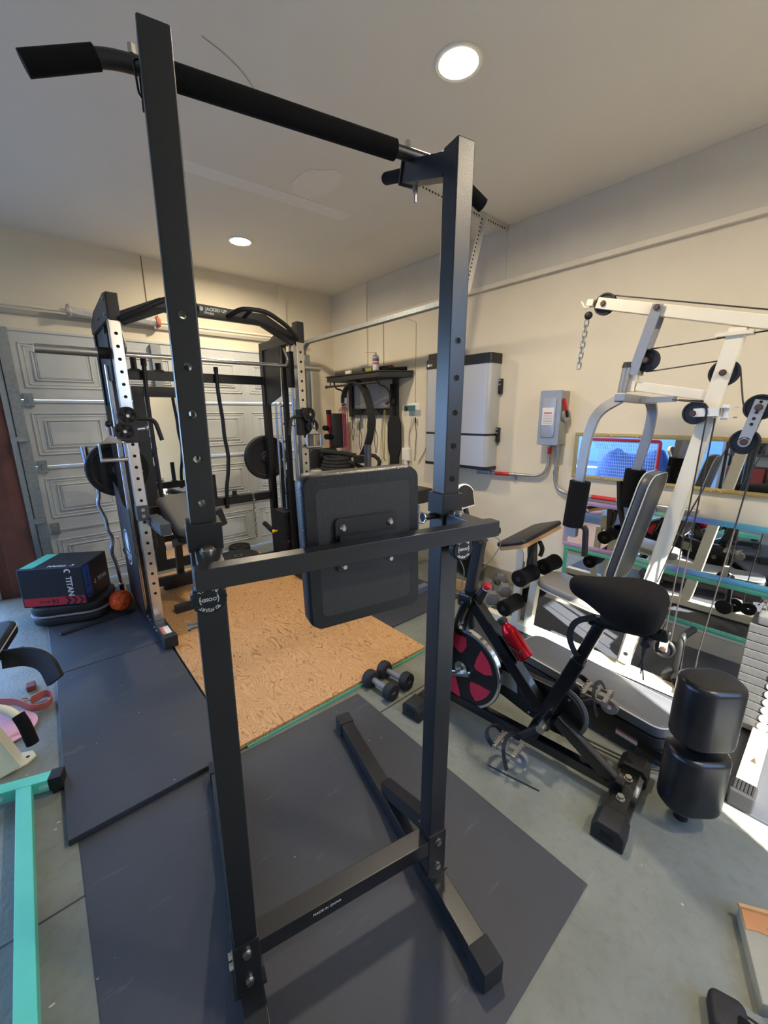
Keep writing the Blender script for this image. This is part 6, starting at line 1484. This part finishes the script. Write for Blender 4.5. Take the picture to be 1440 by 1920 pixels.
# bottom right: worn board with metal plate, black strap bundle
t = thing('worn_board', 'worn grey and orange board with a blue patch at the lower right edge', 'board', (1.35, -.1, 0))
Mb_ = frame((1.345, .005, .0), (1, -.18, 0), ydir=(-.45, -1, 0))
WB = mat('worn_board_grey', (150, 146, 128), .7, 0, .3, 7, .3, 30)
Mw = Matrix(((.54, -.94, 0, 1.355), (-.84, -.34, 0, -.005), (0, 0, 1, 0), (0, 0, 0, 1)))   # x along the bare edge, y along the long side
def bp(*q): return [(Mw @ V((x, y, 0))).to_2d() for x, y in q]
mb = MB(); mb.prism([(p.x, p.y) for p in bp((0, 0), (.40, 0), (.40, .235), (0, .232))], .043, bev=.004); mb.build('board', WB, t)
mb = MB(); mb.prism([(p.x, p.y) for p in bp((.004, .004), (.39, .004), (.39, .07), (.10, .075), (.03, .06), (.004, .062))], .002, Matrix.Translation((0, 0, .0432))); mb.build('orange_patch', mat('bare_wood_patch', (190, 130, 78), .7, 0, .2, 20), t)
mb = MB(); mb.prism([(p.x, p.y) for p in bp((.055, .045), (.30, .045), (.30, .15), (.075, .10))], .002, Matrix.Translation((0, 0, .0455))); mb.build('blue_patch', mat('blue_patch', (112, 146, 200), .5, 0, .1, 20), t)
mb = MB(); q0, q1 = Mw @ V((-.002, .004, .049)), Mw @ V((.40, .004, .049)); mb.bar(q0, q1, .010, .010); mb.build('wood_edge', WOOD, t)
t = thing('strap_bundle', 'bundled black strap with a grey pouch at the bottom right corner', 'strap', (1.02, -.03, 0))
mb = MB(); mb.prism(rrect(.085, .075, .02), .05, frame((1.052, -.035, .0), (1, .35, 0), zdir=(0, 0, 1)), bev=.012); mb.build('buckle_block', MATTE, t)
mb = MB(); mb.tube([(1.06, -.06, .03), (1.00, -.07, .035), (.97, -.12, .03), (1.03, -.16, .02)], 0, corner=.04, rect=(.02, .05), up=(0, 0, 1), cn=5); mb.build('webbing', FOAM, t)
mb = MB(); mb.prism(rrect(.075, .06, .02), .025, frame((1.092, -.125, .0), (1, -.3, 0), zdir=(0, 0, 1)), bev=.008); mb.build('grey_pouch', mat('grey_brown_cloth', (110, 102, 94), .9, 0, .2, 40), t)
mb = MB(); mb.tube([(1.09, -.045, .02), (1.105, -.07, .012), (1.11, -.12, .010)], .003, corner=.02, n=6); mb.build('cord', CABLE, t)
mb = MB(); mb.tube([(1.25, .79, .004), (1.27, .70, .004), (1.30, .585, .004)], .0022, corner=.05, n=6); tag(mb.build('stray_wire', MATTE), 'thin stray dark wire on the concrete left of the bike foot', 'wire')

# ================================================================== LEFT HALF OF THE GARAGE (seen in the mirrors)
t = thing('hockey_goal', 'red framed hockey goal with white net in the left half of the garage', 'hockey goal', (-2.3, 3.0, 0))
RDG = mat('goal_red', (206, 40, 52), .4); NET = mat('net_white', (214, 218, 226), .8)
mb = MB(); mb.tube([(-2.2, 2.20, .02), (-2.2, 2.20, .96), (-2.2, 3.45, .96), (-2.2, 3.45, .02)], .03, corner=.05, n=12); mb.build('front_frame', RDG, t)
mb = MB(); mb.tube([(-2.2, 2.20, .03), (-2.85, 2.38, .03), (-2.85, 3.30, .03), (-2.2, 3.45, .03)], .022, corner=.08, n=10); mb.build('base_frame', RDG, t)
mb = MB()
for i in range(26):
    y = 2.22 + i * .0485; yb = 2.40 + i * .0355
    mb.tube([(-2.2, y, .95), (-2.45, (y + yb) / 2, .90), (-2.85, yb, .04)], .0042, corner=.1, n=4, cn=3)
for i in range(20):
    f = (i + .5) / 20
    p = [(-2.2 - .25 * f * 3 if f < .33 else -2.45 - .40 * (f - .33) / .67, 0, .95 - .05 * f * 3 if f < .33 else .90 - .86 * (f - .33) / .67)][0]
    ins = .13 * f
    mb.tube([(p[0], 2.22 + ins, p[2]), (p[0], 3.43 - ins, p[2])], .0042, n=4)
n_ = mb.build('net', NET, t); n_['kind'] = 'stuff'
t = thing('storage_rack', 'dark open storage rack against the left wall', 'shelving', (-3.3, .6, 0))
for y in (-.3, .6, 1.45):
    for xx in (-3.52, -3.08):
        mb = MB(); mb.box((xx - .02, y - .02, 0), (xx + .02, y + .02, 1.95)); mb.build('upright', RB, t)
for z in (.12, .72, 1.32, 1.9):
    mb = MB(); mb.box((-3.54, -.32, z), (-3.06, 1.47, z + .025)); mb.build('shelf_board', mat('rack_board', (84, 74, 62), .8, 0, .2, 10), t)
cols = [(40, 92, 190), (60, 60, 64), (150, 60, 50), (214, 190, 60), (70, 120, 90), (120, 110, 100)]
k = 0
for z in (.145, .745, 1.345):
    for y0 in (-.25, .35, .92):
        c = cols[k % 6]; mb = MB(); w_ = .42 + .04 * ((k * 7) % 3)
        mb.box((-3.48, y0, z), (-3.12, y0 + w_, z + .28 + .05 * (k % 3)), bev=.02); names = ['blue', 'dark grey', 'brick red', 'yellow', 'green', 'taupe']
        lvl = {.145: 'lowest', .745: 'middle', 1.345: 'upper'}[z]
        o = mb.build('storage_bin', mat('bin_%d' % k, c, .5)); tag(o, '%s bin on the %s shelf of the dark rack, %s' % (names[k % 6], lvl, ['rear wall end', 'middle', 'side opening end'][int((y0 + .25) / .55 + .1)]), 'storage bin', 'bins on the storage rack'); k += 1

mb = MB(); random.seed(11)
gx_, gy_ = 14, 18; hv = []
for i in range(gx_ + 1):
    row = []
    for j in range(gy_ + 1):
        u, v = i / gx_, j / gy_; e = min(1, 4 * min(u, 1 - u)) * min(1, 5 * min(v, 1 - v))
        row.append(mb.bm.verts.new((-3.5 + .5 * u, 2.15 + 1.45 * v, .012 + (.62 + .10 * math.sin(7 * v + 1) + .07 * math.sin(13 * u + 5 * v) + .04 * random.random()) * e ** .6)))
    hv.append(row)
for i in range(gx_):
    for j in range(gy_): mb.bm.faces.new((hv[i][j], hv[i + 1][j], hv[i + 1][j + 1], hv[i][j + 1]))
tag(mb.build('tarp_heap', mat('blue_tarp', (44, 92, 170), .5, 0, .2, 9, .3, 30), None, ang=80), 'crumpled blue tarp heap behind the red hockey goal', 'tarp')
